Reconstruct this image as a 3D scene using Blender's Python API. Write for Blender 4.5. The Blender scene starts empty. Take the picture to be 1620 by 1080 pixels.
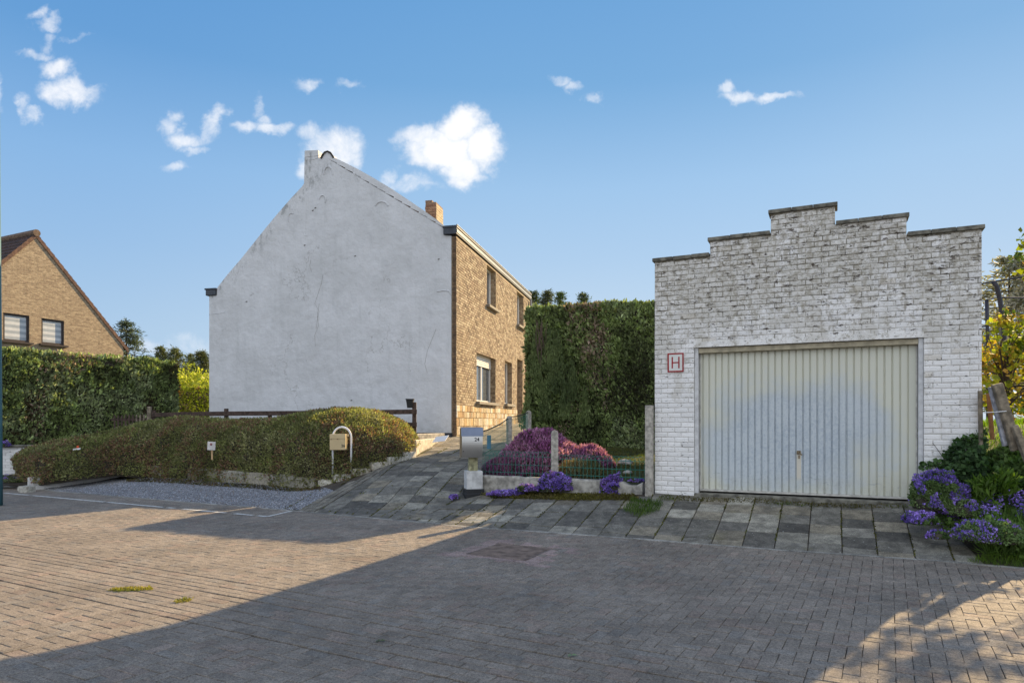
import bpy, bmesh, math, random
import numpy as np
from mathutils import Vector, Matrix
random.seed(7)
rng = np.random.default_rng(7)
S = bpy.context.scene
R = math.radians

# ------------------------------------------------------------------ camera
cam_d = bpy.data.cameras.new("camera")
cam = bpy.data.objects.new("camera", cam_d)
S.collection.objects.link(cam)
cam.location = (0, 0, 1.6)
cam.rotation_euler = (R(90), 0, 0)
cam_d.lens = 24.0
cam_d.sensor_width = 36.0
cam_d.shift_y = 127.0 / 1620.0
cam_d.clip_start = 0.05
cam_d.clip_end = 3000
S.camera = cam

# ------------------------------------------------------------------ light
SUN_AZ, SUN_EL = R(42.3), R(25.9)
sd = Vector((math.sin(SUN_AZ) * math.cos(SUN_EL), math.cos(SUN_AZ) * math.cos(SUN_EL), math.sin(SUN_EL)))
sl = bpy.data.lights.new("sun", 'SUN')
sl.energy = 4.9
sl.angle = R(0.5)
sl.color = (1.0, 0.73, 0.40)
so = bpy.data.objects.new("sun", sl)
S.collection.objects.link(so)
so.rotation_euler = sd.to_track_quat('Z', 'Y').to_euler()
so.location = (30, 30, 30)
S.view_settings.view_transform = 'Standard'
S.view_settings.look = 'None'
S.view_settings.gamma = 1
S.view_settings.exposure = 1.1
SKY = 0.15


class NT:
    def __init__(s, tree):
        s.t = tree
        s.n = tree.nodes
        s.l = tree.links

    def add(s, typ, ins=None, **props):
        nd = s.n.new(typ)
        for k, v in props.items():
            setattr(nd, k, v)
        if ins:
            for k, v in ins.items():
                if isinstance(v, bpy.types.NodeSocket):
                    s.l.new(v, nd.inputs[k])
                else:
                    nd.inputs[k].default_value = v
        return nd

    def m(s, op, a, b=0.0, c=None, clamp=False):
        nd = s.n.new('ShaderNodeMath')
        nd.operation = op
        nd.use_clamp = clamp
        for i, v in enumerate((a, b, c)):
            if v is None:
                continue
            if isinstance(v, bpy.types.NodeSocket):
                s.l.new(v, nd.inputs[i])
            else:
                nd.inputs[i].default_value = v
        return nd.outputs[0]

    def vm(s, op, a, b=None):
        nd = s.n.new('ShaderNodeVectorMath')
        nd.operation = op
        for i, v in enumerate((a, b)):
            if v is None:
                continue
            if isinstance(v, bpy.types.NodeSocket):
                s.l.new(v, nd.inputs[i])
            else:
                nd.inputs[i].default_value = v
        return nd.outputs['Value'] if op in ('LENGTH', 'DOT_PRODUCT', 'DISTANCE') else nd.outputs[0]

    def mix(s, f, a, b, mode='MIX'):
        nd = s.n.new('ShaderNodeMix')
        nd.data_type = 'RGBA'
        nd.blend_type = mode
        for i, v in ((0, f), (6, a), (7, b)):
            if isinstance(v, bpy.types.NodeSocket):
                s.l.new(v, nd.inputs[i])
            else:
                nd.inputs[i].default_value = v if i == 0 else (tuple(v) + (1,))[:4]
        return nd.outputs[2]

    def noise(s, vec, scale, detail=3, rough=0.55, dist=0.0):
        nd = s.add('ShaderNodeTexNoise', {'Scale': scale, 'Detail': detail, 'Roughness': rough, 'Distortion': dist})
        if vec is not None:
            s.l.new(vec, nd.inputs['Vector'])
        return nd.outputs['Fac']

    def ss(s, v, lo, hi, a=0.0, b=1.0):
        nd = s.n.new('ShaderNodeMapRange')
        nd.interpolation_type = 'SMOOTHSTEP'
        s.l.new(v, nd.inputs[0])
        nd.inputs[1].default_value = lo
        nd.inputs[2].default_value = hi
        nd.inputs[3].default_value = a
        nd.inputs[4].default_value = b
        return nd.outputs[0]


# ------------------------------------------------------------------ world: sky and clouds by direction
W = bpy.data.worlds.new("World")
S.world = W
W.use_nodes = True
t = NT(W.node_tree)
for nd in list(t.n):
    t.n.remove(nd)
sky = t.add('ShaderNodeTexSky', sky_type='NISHITA')
sky.sun_disc = False
sky.sun_elevation = SUN_EL
sky.sun_rotation = SUN_AZ
sky.altitude = 100
sky.air_density = 1.0
sky.dust_density = 0.6
sky.ozone_density = 2.0
tc = t.add('ShaderNodeTexCoord')
sep = t.add('ShaderNodeSeparateXYZ', {0: tc.outputs['Generated']})
yy = t.m('MAXIMUM', sep.outputs[1], 0.05)
gx = t.m('DIVIDE', sep.outputs[0], yy)
gz = t.m('DIVIDE', sep.outputs[2], yy)
g = t.add('ShaderNodeCombineXYZ', {0: gx, 1: gz}).outputs[0]
w1 = t.add('ShaderNodeTexNoise', {'Scale': 9.0, 'Detail': 5.0, 'Roughness': 0.6, 'Vector': g}).outputs['Color']
w1 = t.vm('SUBTRACT', w1, (0.5, 0.5, 0.5))
wsc = t.n.new('ShaderNodeVectorMath'); wsc.operation = 'SCALE'; wsc.inputs['Scale'].default_value = 0.10
t.l.new(w1, wsc.inputs[0])
gw = t.vm('ADD', g, wsc.outputs[0])
blobs = [(668, 208, 30, 20, 1.1), (700, 232, 44, 30, 1.5), (732, 200, 34, 24, 1.4), (766, 234, 32, 26, 1.4), (728, 262, 30, 18, 1.3), (684, 246, 34, 20, 1.2), (760, 205, 16, 12, .8), (655, 285, 42, 11, .7), (622, 272, 14, 12, .7), (682, 292, 8, 14, .5),
         (490, 214, 22, 20, .95), (522, 238, 44, 34, 1.1), (560, 236, 24, 20, .9), (478, 268, 14, 18, .8),
         (272, 182, 18, 20, .85), (304, 204, 32, 14, .95), (337, 186, 14, 20, .85), (318, 222, 18, 9, .7), (288, 252, 28, 8, .65),
         (400, 168, 12, 18, .7), (384, 196, 26, 11, .85), (426, 200, 36, 11, .9), (416, 184, 18, 10, .8),
         (52, 28, 16, 10, .7), (66, 46, 18, 12, .75), (72, 72, 12, 16, .6), (112, 68, 26, 7, .5), (60, 92, 24, 9, .7), (92, 112, 26, 14, .9), (122, 144, 34, 18, 1.0), (98, 152, 24, 18, .9), (48, 168, 10, 18, .7), (60, 186, 14, 10, .8),
         (2, 150, 12, 26, .75), (888, 118, 22, 10, .7), (915, 128, 22, 10, .75), (944, 151, 16, 11, .8), (1158, 138, 14, 14, .8), (1180, 155, 34, 11, .95),
         (1232, 154, 32, 8, .85), (482, 125, 26, 11, .65), (545, 136, 20, 10, .6), (268, 545, 130, 18, .45), (1580, 480, 70, 30, .5),
         (1900, 250, 90, 40, 1.0), (-250, 200, 110, 50, 1.0), (2300, 120, 120, 40, .9), (-600, 330, 120, 60, 1.0)]
den = None
for (px, py, rx, ry, wgt) in blobs:
    c = ((px - 810) / 1080, (667 - py) / 1080, 0)
    v = t.vm('SUBTRACT', gw, c)
    v = t.vm('MULTIPLY', v, (1080 / rx / 1.6, 1080 / ry / 1.6, 0))
    ln = t.vm('LENGTH', v)
    f = t.m('MULTIPLY', t.ss(ln, 0.15, 1.15, 1.0, 0.0), wgt)
    den = f if den is None else t.m('MAXIMUM', den, f)
fn = t.m('ADD', t.m('MULTIPLY', t.noise(g, 13, 7, 0.66, 0.8), .6), t.m('MULTIPLY', t.noise(g, 30, 6, 0.7, 0.6), .4))
d2 = t.m('SUBTRACT', t.m('ADD', t.m('MULTIPLY', den, 1.2), t.m('MULTIPLY', fn, 2.3)), 1.48)
front = t.ss(sep.outputs[1], 0.02, 0.15)
cl = t.m('MULTIPLY', t.m('MULTIPLY', t.ss(d2, -.10, 1.30), front), t.ss(den, 0.0, .30))
# elevation gradient of the clear sky, tied to the Nishita sky for its glow
EXPF = 2 ** S.view_settings.exposure * SKY
stops = [(0.0, (.66, .76, .87)), (.12, (.57, .715, .87)), (.227, (.44, .63, .86)), (.32, (.355, .575, .85)), (.44, (.192, .425, .74)), (.52, (.158, .385, .715)), (.75, (.06, .22, .55)), (1.0, (.045, .17, .48))]
ramp = t.n.new('ShaderNodeValToRGB')
el = ramp.color_ramp.elements
el[0].position = 0.0; el[0].color = stops[0][1] + (1,)
el[1].position = 1.0; el[1].color = stops[-1][1] + (1,)
for p_, c_ in stops[1:-1]:
    e_ = el.new(p_); e_.color = c_ + (1,)
t.l.new(sep.outputs[2], ramp.inputs[0])
nsk = t.vm('MULTIPLY', sky.outputs[0], (.10, .10, .10))
nsk = t.vm('MINIMUM', nsk, (.9, .9, .9))
clear = t.mix(.05, ramp.outputs[0], nsk)
clear = t.mix(t.ss(sep.outputs[0], -.2, .8, 0.0, .06), clear, (.55, .76, .95))
clear = t.mix(t.ss(gx, -.75, .05, 1.0, 0.0), clear, t.vm('MULTIPLY', clear, (.74, .85, .95)))
# unseen bright cloud deck added behind the viewer to lift the shaded fronts
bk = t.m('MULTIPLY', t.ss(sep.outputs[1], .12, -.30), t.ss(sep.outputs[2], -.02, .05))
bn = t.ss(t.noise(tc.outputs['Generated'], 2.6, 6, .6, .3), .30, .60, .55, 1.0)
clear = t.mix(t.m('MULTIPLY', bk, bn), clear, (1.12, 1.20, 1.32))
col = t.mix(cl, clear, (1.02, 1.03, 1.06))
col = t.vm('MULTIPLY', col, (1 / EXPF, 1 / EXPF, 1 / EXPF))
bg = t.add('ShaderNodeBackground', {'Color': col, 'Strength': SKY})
out = t.add('ShaderNodeOutputWorld', {'Surface': bg.outputs[0]})

# ------------------------------------------------------------------ helpers
C = S.collection


def P(px, py, Y):
    return ((px - 810) / 1080 * Y, Y, 1.6 + (667 - py) / 1080 * Y)


def zat(py, Y):
    return 1.6 + (667 - py) / 1080 * Y


def thing(name, label, cat, loc=(0, 0, 0), group=None):
    o = bpy.data.objects.new(name, None)
    o.empty_display_size = 0.2
    C.objects.link(o)
    o.location = loc
    o['label'] = label
    o['category'] = cat
    if group:
        o['group'] = group
    return o


def tag(o, label, cat, group=None, kind=None):
    o['label'] = label
    o['category'] = cat
    if group:
        o['group'] = group
    if kind:
        o['kind'] = kind
    return o


def link(name, me, parent=None):
    o = bpy.data.objects.new(name, me)
    C.objects.link(o)
    if parent is not None:
        o.parent = parent
        root = parent
        loc = Vector((0, 0, 0))
        # all meshes carry world coordinates: cancel the root's own translation
        p = parent
        if p.type == 'EMPTY' and p.parent is None:
            o.matrix_parent_inverse = Matrix.Translation(-Vector(p.location))
    return o


def fast_mesh(name, V, F, cols=None, mats=None, smooth=False):
    """V (n,3), F (m,k) same-size faces, cols (m,3) per face"""
    V = np.asarray(V, dtype=np.float32)
    F = np.asarray(F, dtype=np.int32)
    k = F.shape[1]
    me = bpy.data.meshes.new(name)
    me.vertices.add(len(V))
    me.vertices.foreach_set('co', V.ravel())
    me.loops.add(F.size)
    me.loops.foreach_set('vertex_index', F.ravel())
    me.polygons.add(len(F))
    me.polygons.foreach_set('loop_start', np.arange(0, F.size, k, dtype=np.int32))
    me.polygons.foreach_set('loop_total', np.full(len(F), k, dtype=np.int32))
    if smooth:
        me.polygons.foreach_set('use_smooth', np.ones(len(F), dtype=bool))
    me.update(calc_edges=True)
    if cols is not None:
        a = me.attributes.new('Col', 'FLOAT_COLOR', 'FACE')
        cc = np.ones((len(F), 4), dtype=np.float32)
        cc[:, :3] = cols
        a.data.foreach_set('color', cc.ravel())
    for m in (mats or []):
        me.materials.append(m)
    return me


class MB:
    def __init__(s):
        s.v = []
        s.f = []
        s.c = []

    def poly(s, pts, col=(1, 1, 1)):
        b = len(s.v)
        s.v += [tuple(p) for p in pts]
        s.f.append(tuple(range(b, b + len(pts))))
        s.c.append(col)

    def faces(s, pts, fs, col=(1, 1, 1)):
        b = len(s.v)
        s.v += [tuple(p) for p in pts]
        for f in fs:
            s.f.append(tuple(b + i for i in f))
            s.c.append(col)

    def box(s, c, d, ax=((1, 0, 0), (0, 1, 0), (0, 0, 1)), col=(1, 1, 1), ch=0.0):
        """box centre c, full dims d, axes ax; chamfer on all via inset (simple)"""
        c = Vector(c)
        A = [Vector(a) for a in ax]
        if ch <= 0:
            pts = []
            for sx in (-.5, .5):
                for sy in (-.5, .5):
                    for sz in (-.5, .5):
                        pts.append(c + A[0] * d[0] * sx + A[1] * d[1] * sy + A[2] * d[2] * sz)
            s.faces(pts, [(0, 1, 3, 2), (4, 6, 7, 5), (0, 4, 5, 1), (2, 3, 7, 6), (0, 2, 6, 4), (1, 5, 7, 3)], col)
        else:
            bm = bmesh.new()
            bmesh.ops.create_cube(bm, size=1)
            for v in bm.verts:
                v.co = Vector((v.co.x * d[0], v.co.y * d[1], v.co.z * d[2]))
            bmesh.ops.bevel(bm, geom=list(bm.edges), offset=ch, segments=1, affect='EDGES')
            bm.verts.ensure_lookup_table()
            pts = [c + A[0] * v.co.x + A[1] * v.co.y + A[2] * v.co.z for v in bm.verts]
            fs = [tuple(v.index for v in f.verts) for f in bm.faces]
            bm.free()
            s.faces(pts, fs, col)

    def tube(s, pts, r, seg=8, col=(1, 1, 1), cap=True):
        pts = [Vector(p) for p in pts]
        rs = r if isinstance(r, (list, tuple)) else [r] * len(pts)
        b = len(s.v)
        n = len(pts)
        up = Vector((0, 0, 1))
        prev = None
        for i, p in enumerate(pts):
            d = (pts[min(i + 1, n - 1)] - pts[max(i - 1, 0)]).normalized()
            if prev is None:
                a = d.cross(up)
                if a.length < 1e-3:
                    a = d.cross(Vector((1, 0, 0)))
            else:
                a = prev - d * prev.dot(d)
            a.normalize()
            prev = a
            bb = d.cross(a)
            for k in range(seg):
                th = 2 * math.pi * k / seg
                s.v.append(tuple(p + (a * math.cos(th) + bb * math.sin(th)) * rs[i]))
        for i in range(n - 1):
            for k in range(seg):
                k2 = (k + 1) % seg
                s.f.append((b + i * seg + k, b + i * seg + k2, b + (i + 1) * seg + k2, b + (i + 1) * seg + k))
                s.c.append(col)
        if cap:
            s.f.append(tuple(b + k for k in range(seg))[::-1]); s.c.append(col)
            s.f.append(tuple(b + (n - 1) * seg + k for k in range(seg))); s.c.append(col)

    def prism(s, poly, n, th, col=(1, 1, 1)):
        """extrude 3-D polygon by -n*th"""
        n = Vector(n) * th
        k = len(poly)
        A = [Vector(p) for p in poly]
        B = [p - n for p in A]
        b = len(s.v)
        s.v += [tuple(p) for p in A + B]
        s.f.append(tuple(b + i for i in range(k))); s.c.append(col)
        s.f.append(tuple(b + k + i for i in range(k))[::-1]); s.c.append(col)
        for i in range(k):
            j = (i + 1) % k
            s.f.append((b + i, b + k + i, b + k + j, b + j)); s.c.append(col)

    def build(s, name, mat, parent=None, smooth=False):
        me = bpy.data.meshes.new(name)
        me.from_pydata(s.v, [], s.f)
        if smooth:
            me.polygons.foreach_set('use_smooth', [True] * len(s.f))
        a = me.attributes.new('Col', 'FLOAT_COLOR', 'FACE')
        cc = np.ones((len(s.f), 4), dtype=np.float32)
        cc[:, :3] = np.array(s.c)
        a.data.foreach_set('color', cc.ravel())
        me.materials.append(mat)
        me.update()
        bm = bmesh.new(); bm.from_mesh(me)
        bmesh.ops.recalc_face_normals(bm, faces=bm.faces)
        bm.to_mesh(me); bm.free()
        return link(name, me, parent)


def vnoise(Pt, f, seed=0):
    """value noise 0..1 for (n,3)"""
    q = np.asarray(Pt, dtype=np.float64) * f + seed * 17.37
    i = np.floor(q).astype(np.int64)
    fr = q - i
    fr = fr * fr * (3 - 2 * fr)

    def h(a, b, c):
        n = (a * 73856093) ^ (b * 19349663) ^ (c * 83492791) ^ (seed * 2654435)
        n = (n ^ (n >> 13)) * 1274126177
        n = n ^ (n >> 16)
        return (n & 0xffff) / 65535.0
    r = 0
    for dx in (0, 1):
        for dy in (0, 1):
            for dz in (0, 1):
                wgt = (fr[:, 0] if dx else 1 - fr[:, 0]) * (fr[:, 1] if dy else 1 - fr[:, 1]) * (fr[:, 2] if dz else 1 - fr[:, 2])
                r = r + wgt * h(i[:, 0] + dx, i[:, 1] + dy, i[:, 2] + dz)
    return r


def fbm(Pt, f, seed=0):
    return (vnoise(Pt, f, seed) + .5 * vnoise(Pt, f * 2.1, seed + 1) + .25 * vnoise(Pt, f * 4.3, seed + 2)) / 1.75


# ------------------------------------------------------------------ materials
def base_mat(name):
    m = bpy.data.materials.new(name)
    m.use_nodes = True
    t = NT(m.node_tree)
    b = t.n['Principled BSDF']
    return m, t, b


def pos(t):
    return t.add('ShaderNodeNewGeometry').outputs['Position']


def mat_plain(name, col, rough=0.7, metal=0.0, var=0.15, vs=6.0, bump=0.0, bs=60.0, attr=False, spec=0.4):
    m, t, b = base_mat(name)
    p = pos(t)
    n = t.noise(p, vs, 5)
    f = t.ss(n, 0.3, 0.7, 1 - var, 1 + var)
    if attr:
        base = t.add('ShaderNodeAttribute', attribute_name='Col').outputs['Color']
        base = t.mix(1.0, base, col, 'MULTIPLY')
    else:
        base = t.add('ShaderNodeRGB').outputs[0]
        base.default_value = tuple(col) + (1,)
    cv = t.add('ShaderNodeCombineXYZ', {0: f, 1: f, 2: f}).outputs[0]
    t.l.new(t.mix(1.0, base, cv, 'MULTIPLY'), b.inputs['Base Color'])
    b.inputs['Roughness'].default_value = rough
    b.inputs['Metallic'].default_value = metal
    b.inputs['Specular IOR Level'].default_value = spec
    if bump > 0:
        n2 = t.noise(p, bs, 4)
        bp = t.add('ShaderNodeBump', {'Strength': bump, 'Distance': 0.01, 'Height': n2})
        t.l.new(bp.outputs[0], b.inputs['Normal'])
    return m


def mat_leaf(name, trans=0.35, rough=0.6, sat=1.0):
    m, t, b = base_mat(name)
    a = t.add('ShaderNodeAttribute', attribute_name='Col').outputs['Color']
    t.l.new(a, b.inputs['Base Color'])
    b.inputs['Roughness'].default_value = rough
    b.inputs['Specular IOR Level'].default_value = 0.25
    tr = t.add('ShaderNodeBsdfTranslucent', {'Color': t.mix(1.0, a, (1.5, 1.7, 0.7), 'MULTIPLY')})
    mx = t.add('ShaderNodeMixShader', {0: trans, 1: b.outputs[0], 2: tr.outputs[0]})
    t.l.new(mx.outputs[0], t.n['Material Output'].inputs[0])
    return m


LEAF = mat_leaf('leaf', 0.35)
NEEDLE = mat_leaf('needle', 0.2, 0.7)
PETAL = mat_leaf('petal', 0.25, 0.8)
BARK = mat_plain('bark', (.06, .045, .035), .9, var=.4, vs=20, bump=.6)
TWIG = mat_plain('twig_mass', (.050, .042, .030), .95, var=.5, vs=25, bump=.8, bs=40)


def mat_paver():
    m, t, b = base_mat('clay_paver')
    p = pos(t)
    a = t.add('ShaderNodeAttribute', attribute_name='Col').outputs['Color']
    n = t.m('ADD', t.m('MULTIPLY', t.noise(p, 110, 3, .85), .5), t.m('MULTIPLY', t.noise(p, 42, 4, .85), .5))
    sp = t.ss(n, 0.38, 0.62, 0.52, 1.52)
    big = t.ss(t.noise(p, 0.9, 5), .3, .7, .86, 1.14)
    mid = t.ss(t.noise(p, 7, 4), .3, .7, .86, 1.14)
    f = t.m('MULTIPLY', t.m('MULTIPLY', sp, big), mid)
    cv = t.add('ShaderNodeCombineXYZ', {0: f, 1: f, 2: f}).outputs[0]
    c = t.mix(1.0, a, cv, 'MULTIPLY')
    # pale grit specks
    vor = t.add('ShaderNodeTexVoronoi', {'Scale': 95.0, 'Vector': p, 'Randomness': 1.0})
    sel = t.m('GREATER_THAN', t.add('ShaderNodeSeparateColor', {0: vor.outputs['Color']}).outputs[0], 0.93)
    dot = t.m('MULTIPLY', t.ss(vor.outputs['Distance'], 0.1, 0.28, 1.0, 0.0), sel)
    c = t.mix(t.m('MULTIPLY', dot, .7), c, (.55, .52, .48))
    # lime stains
    st = t.ss(t.noise(p, 1.7, 6, .65, .6), .70, .80)
    c = t.mix(t.m('MULTIPLY', st, .35), c, (.36, .35, .33))
    t.l.new(c, b.inputs['Base Color'])
    b.inputs['Roughness'].default_value = .88
    b.inputs['Specular IOR Level'].default_value = .3
    bp = t.add('ShaderNodeBump', {'Strength': .5, 'Distance': .004, 'Height': t.noise(p, 260, 3, .7)})
    t.l.new(bp.outputs[0], b.inputs['Normal'])
    return m


def mat_slab():
    m, t, b = base_mat('concrete_slab')
    p = pos(t)
    a = t.add('ShaderNodeAttribute', attribute_name='Col').outputs['Color']
    f = t.m('MULTIPLY', t.ss(t.noise(p, 75, 4, .8), .35, .65, .66, 1.34), t.ss(t.noise(p, 7, 6, .7), .3, .7, .62, 1.38))
    cv = t.add('ShaderNodeCombineXYZ', {0: f, 1: f, 2: f}).outputs[0]
    c = t.mix(1.0, a, cv, 'MULTIPLY')
    # dark algae blotches, pale lichen rosettes, moss
    dk = t.ss(t.noise(p, 3.3, 6, .7, .3), .50, .68)
    c = t.mix(t.m('MULTIPLY', dk, .45), c, (.045, .045, .045))
    vor = t.add('ShaderNodeTexVoronoi', {'Scale': 26.0, 'Vector': p, 'Randomness': 1.0})
    sel = t.m('GREATER_THAN', t.add('ShaderNodeSeparateColor', {0: vor.outputs['Color']}).outputs[0], 0.86)
    dot = t.m('MULTIPLY', t.ss(vor.outputs['Distance'], 0.10, 0.26, 1.0, 0.0), sel)
    c = t.mix(t.m('MULTIPLY', dot, .65), c, (.45, .46, .43))
    ms = t.ss(t.noise(p, 2.1, 5, .6), .60, .72)
    c = t.mix(t.m('MULTIPLY', ms, .35), c, (.13, .12, .04))
    t.l.new(c, b.inputs['Base Color'])
    b.inputs['Roughness'].default_value = .85
    b.inputs['Specular IOR Level'].default_value = .35
    bp = t.add('ShaderNodeBump', {'Strength': .7, 'Distance': .006, 'Height': t.noise(p, 70, 5, .7)})
    t.l.new(bp.outputs[0], b.inputs['Normal'])
    return m


def mat_whitebrick():
    m, t, b = base_mat('whitewashed_brick')
    p = pos(t)
    sp = t.add('ShaderNodeSeparateXYZ', {0: p})
    z = sp.outputs[2]
    a = t.add('ShaderNodeAttribute', attribute_name='Col').outputs['Color']
    c = t.mix(1.0, (.88, .86, .84), a, 'MULTIPLY')
    jt = t.ss(t.add('ShaderNodeSeparateColor', {0: a}).outputs[0], .78, .81, 1.0, 0.0)
    jn = t.ss(t.m('ADD', t.noise(p, 5, 5, .7), t.m('MULTIPLY', t.ss(z, 1.2, 4.0, -.14, .06), 1.0)), .50, .63)
    c = t.mix(t.m('MULTIPLY', t.m('MULTIPLY', jt, jn), .85), c, (.075, .068, .05))
    # grey-green weathering, heavier towards the top of the wall
    st = t.vm('MULTIPLY', p, (1.0, 1.0, 0.55))
    g1 = t.noise(st, 2.6, 7, .68, .4)
    top = t.ss(z, 1.2, 4.0, -0.10, 0.10)
    g = t.ss(t.m('ADD', g1, top), .47, .62)
    c = t.mix(t.m('MULTIPLY', g, .38), c, (.42, .38, .29))
    g2 = t.ss(t.m('ADD', t.noise(p, 14, 6, .75, .2), t.m('MULTIPLY', top, .8)), .53, .66)
    c = t.mix(t.m('MULTIPLY', g2, .60), c, (.28, .24, .165))
    # lost paint flakes: brick shows brown, elongated along the courses
    fl = t.vm('MULTIPLY', p, (1.0, 1.0, 2.6))
    n3 = t.noise(fl, 8.5, 5, .72, .2)
    k = t.ss(t.m('ADD', n3, t.m('MULTIPLY', top, .40)), .625, .655)
    c = t.mix(t.m('MULTIPLY', k, .9), c, (.075, .052, .036))
    n4 = t.noise(fl, 19, 3, .6)
    k4 = t.ss(n4, .645, .68)
    c = t.mix(t.m('MULTIPLY', k4, .8), c, (.05, .045, .035))
    t.l.new(c, b.inputs['Base Color'])
    b.inputs['Roughness'].default_value = .85
    h = t.m('ADD', t.noise(p, 28, 5, .7), t.m('MULTIPLY', t.noise(p, 90, 3, .7), .5))
    h = t.m('SUBTRACT', h, t.m('MULTIPLY', k, .4))
    bp = t.add('ShaderNodeBump', {'Strength': .85, 'Distance': .012, 'Height': h})
    t.l.new(bp.outputs[0], b.inputs['Normal'])
    return m


def mat_plaster():
    m, t, b = base_mat('lime_plaster')
    p = pos(t)
    z = t.add('ShaderNodeSeparateXYZ', {0: p}).outputs[2]
    x = t.add('ShaderNodeSeparateXYZ', {0: p}).outputs[0]
    c = t.mix(t.ss(t.noise(p, .8, 6, .65), .3, .7), (.60, .605, .615), (.71, .715, .735))
    c = t.mix(t.m('MULTIPLY', t.ss(t.noise(p, 3.1, 6, .7), .45, .68), .28), c, (.46, .465, .47))
    # vertical run marks
    run = t.vm('MULTIPLY', p, (3.2, 3.2, .22))
    c = t.mix(t.m('MULTIPLY', t.ss(t.noise(run, 1.6, 5, .65), .50, .74), .22), c, (.40, .42, .41))
    # grime along the left rake
    ug = t.vm('DOT_PRODUCT', p, (-.975, .223, 0))
    gr = t.m('SUBTRACT', z, t.m('MULTIPLY', ug, RK[0]))
    edge = t.ss(gr, RK[1] - .75, RK[1] - .05)
    c = t.mix(t.m('MULTIPLY', t.m('MULTIPLY', edge, t.ss(t.noise(t.vm('MULTIPLY', p, (1.6, 1.6, .7)), 3.2, 6, .75), .50, .64)), .62), c, (.20, .21, .205))
    # damp foot
    ft = t.ss(z, 1.1, 2.0, 1.0, 0.0)
    c = t.mix(t.m('MULTIPLY', t.m('MULTIPLY', ft, t.ss(t.noise(p, 4, 5, .7), .4, .6)), .35), c, (.36, .37, .34))
    # pock marks
    pk = t.ss(t.noise(p, 16, 3, .65), .70, .735)
    mk = t.ss(t.noise(p, 1.2, 3), .45, .6)
    c = t.mix(t.m('MULTIPLY', t.m('MULTIPLY', pk, mk), .7), c, (.16, .155, .14))
    # hairline cracks
    wob = t.add('ShaderNodeTexNoise', {'Scale': 1.8, 'Detail': 5.0, 'Roughness': .65, 'Vector': p}).outputs['Color']
    pv = t.vm('ADD', t.vm('MULTIPLY', p, (1.0, 1.0, .55)), t.vm('MULTIPLY', wob, (.8, .8, .8)))
    vo = t.add('ShaderNodeTexVoronoi', {'Scale': .85, 'Vector': pv}, feature='DISTANCE_TO_EDGE')
    cr = t.ss(vo.outputs['Distance'], .002, .009, 1.0, 0.0)
    cm = t.ss(t.noise(p, .55, 3), .50, .60)
    c = t.mix(t.m('MULTIPLY', t.m('MULTIPLY', cr, cm), .55), c, (.27, .26, .24))
    t.l.new(c, b.inputs['Base Color'])
    b.inputs['Roughness'].default_value = .9
    b.inputs['Specular IOR Level'].default_value = .2
    h = t.m('ADD', t.noise(p, 3.5, 6, .6), t.m('MULTIPLY', t.noise(p, 40, 4, .6), .15))
    bp = t.add('ShaderNodeBump', {'Strength': .6, 'Distance': .06, 'Height': h})
    t.l.new(bp.outputs[0], b.inputs['Normal'])
    return m


def mat_brick_tex(name, e1, c1, c2, mortar, sc=1.0):
    """brick texture in the wall plane; e1 = horizontal direction of wall"""
    m, t, b = base_mat(name)
    p = pos(t)
    u = t.vm('DOT_PRODUCT', p, (e1[0], e1[1], 0))
    z = t.add('ShaderNodeSeparateXYZ', {0: p}).outputs[2]
    v = t.add('ShaderNodeCombineXYZ', {0: u, 1: z}).outputs[0]
    br = t.add('ShaderNodeTexBrick', {'Scale': 1.0, 'Mortar Size': .007, 'Mortar Smooth': .2, 'Bias': 0.0, 'Brick Width': .21 * sc,
                                      'Row Height': .075 * sc, 'Color1': c1 + (1,), 'Color2': c2 + (1,), 'Mortar': mortar + (1,), 'Vector': v})
    br.offset = .5
    c = br.outputs[0]
    # brick to brick variation
    cell = t.add('ShaderNodeTexNoise', {'Scale': 7.0, 'Detail': 5.0, 'Roughness': .75, 'Vector': t.vm('MULTIPLY', v, (1, 2.4, 1))}).outputs['Fac']
    f = t.ss(cell, .3, .7, .6, 1.35)
    cv = t.add('ShaderNodeCombineXYZ', {0: f, 1: f, 2: f}).outputs[0]
    c = t.mix(1.0, c, cv, 'MULTIPLY')
    t.l.new(c, b.inputs['Base Color'])
    b.inputs['Roughness'].default_value = .88
    bp = t.add('ShaderNodeBump', {'Strength': .6, 'Distance': .01, 'Height': t.m('SUBTRACT', 1.0, br.outputs['Fac'])})
    t.l.new(bp.outputs[0], b.inputs['Normal'])
    return m


PAVER = mat_paver()
SLAB = mat_slab()
WBRICK = mat_whitebrick()
# the left rake of the gable as a line: height over distance along the wall
def _gz(px, py):
    r = (px - 810) / 1080
    t_ = (-1.61 - r * 18.5) / (.975 + r * .223)
    return (.975 * 1.61 + .223 * 18.5 + t_, 1.6 + (667 - py) / 1080 * (18.5 + .223 * t_))


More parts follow.
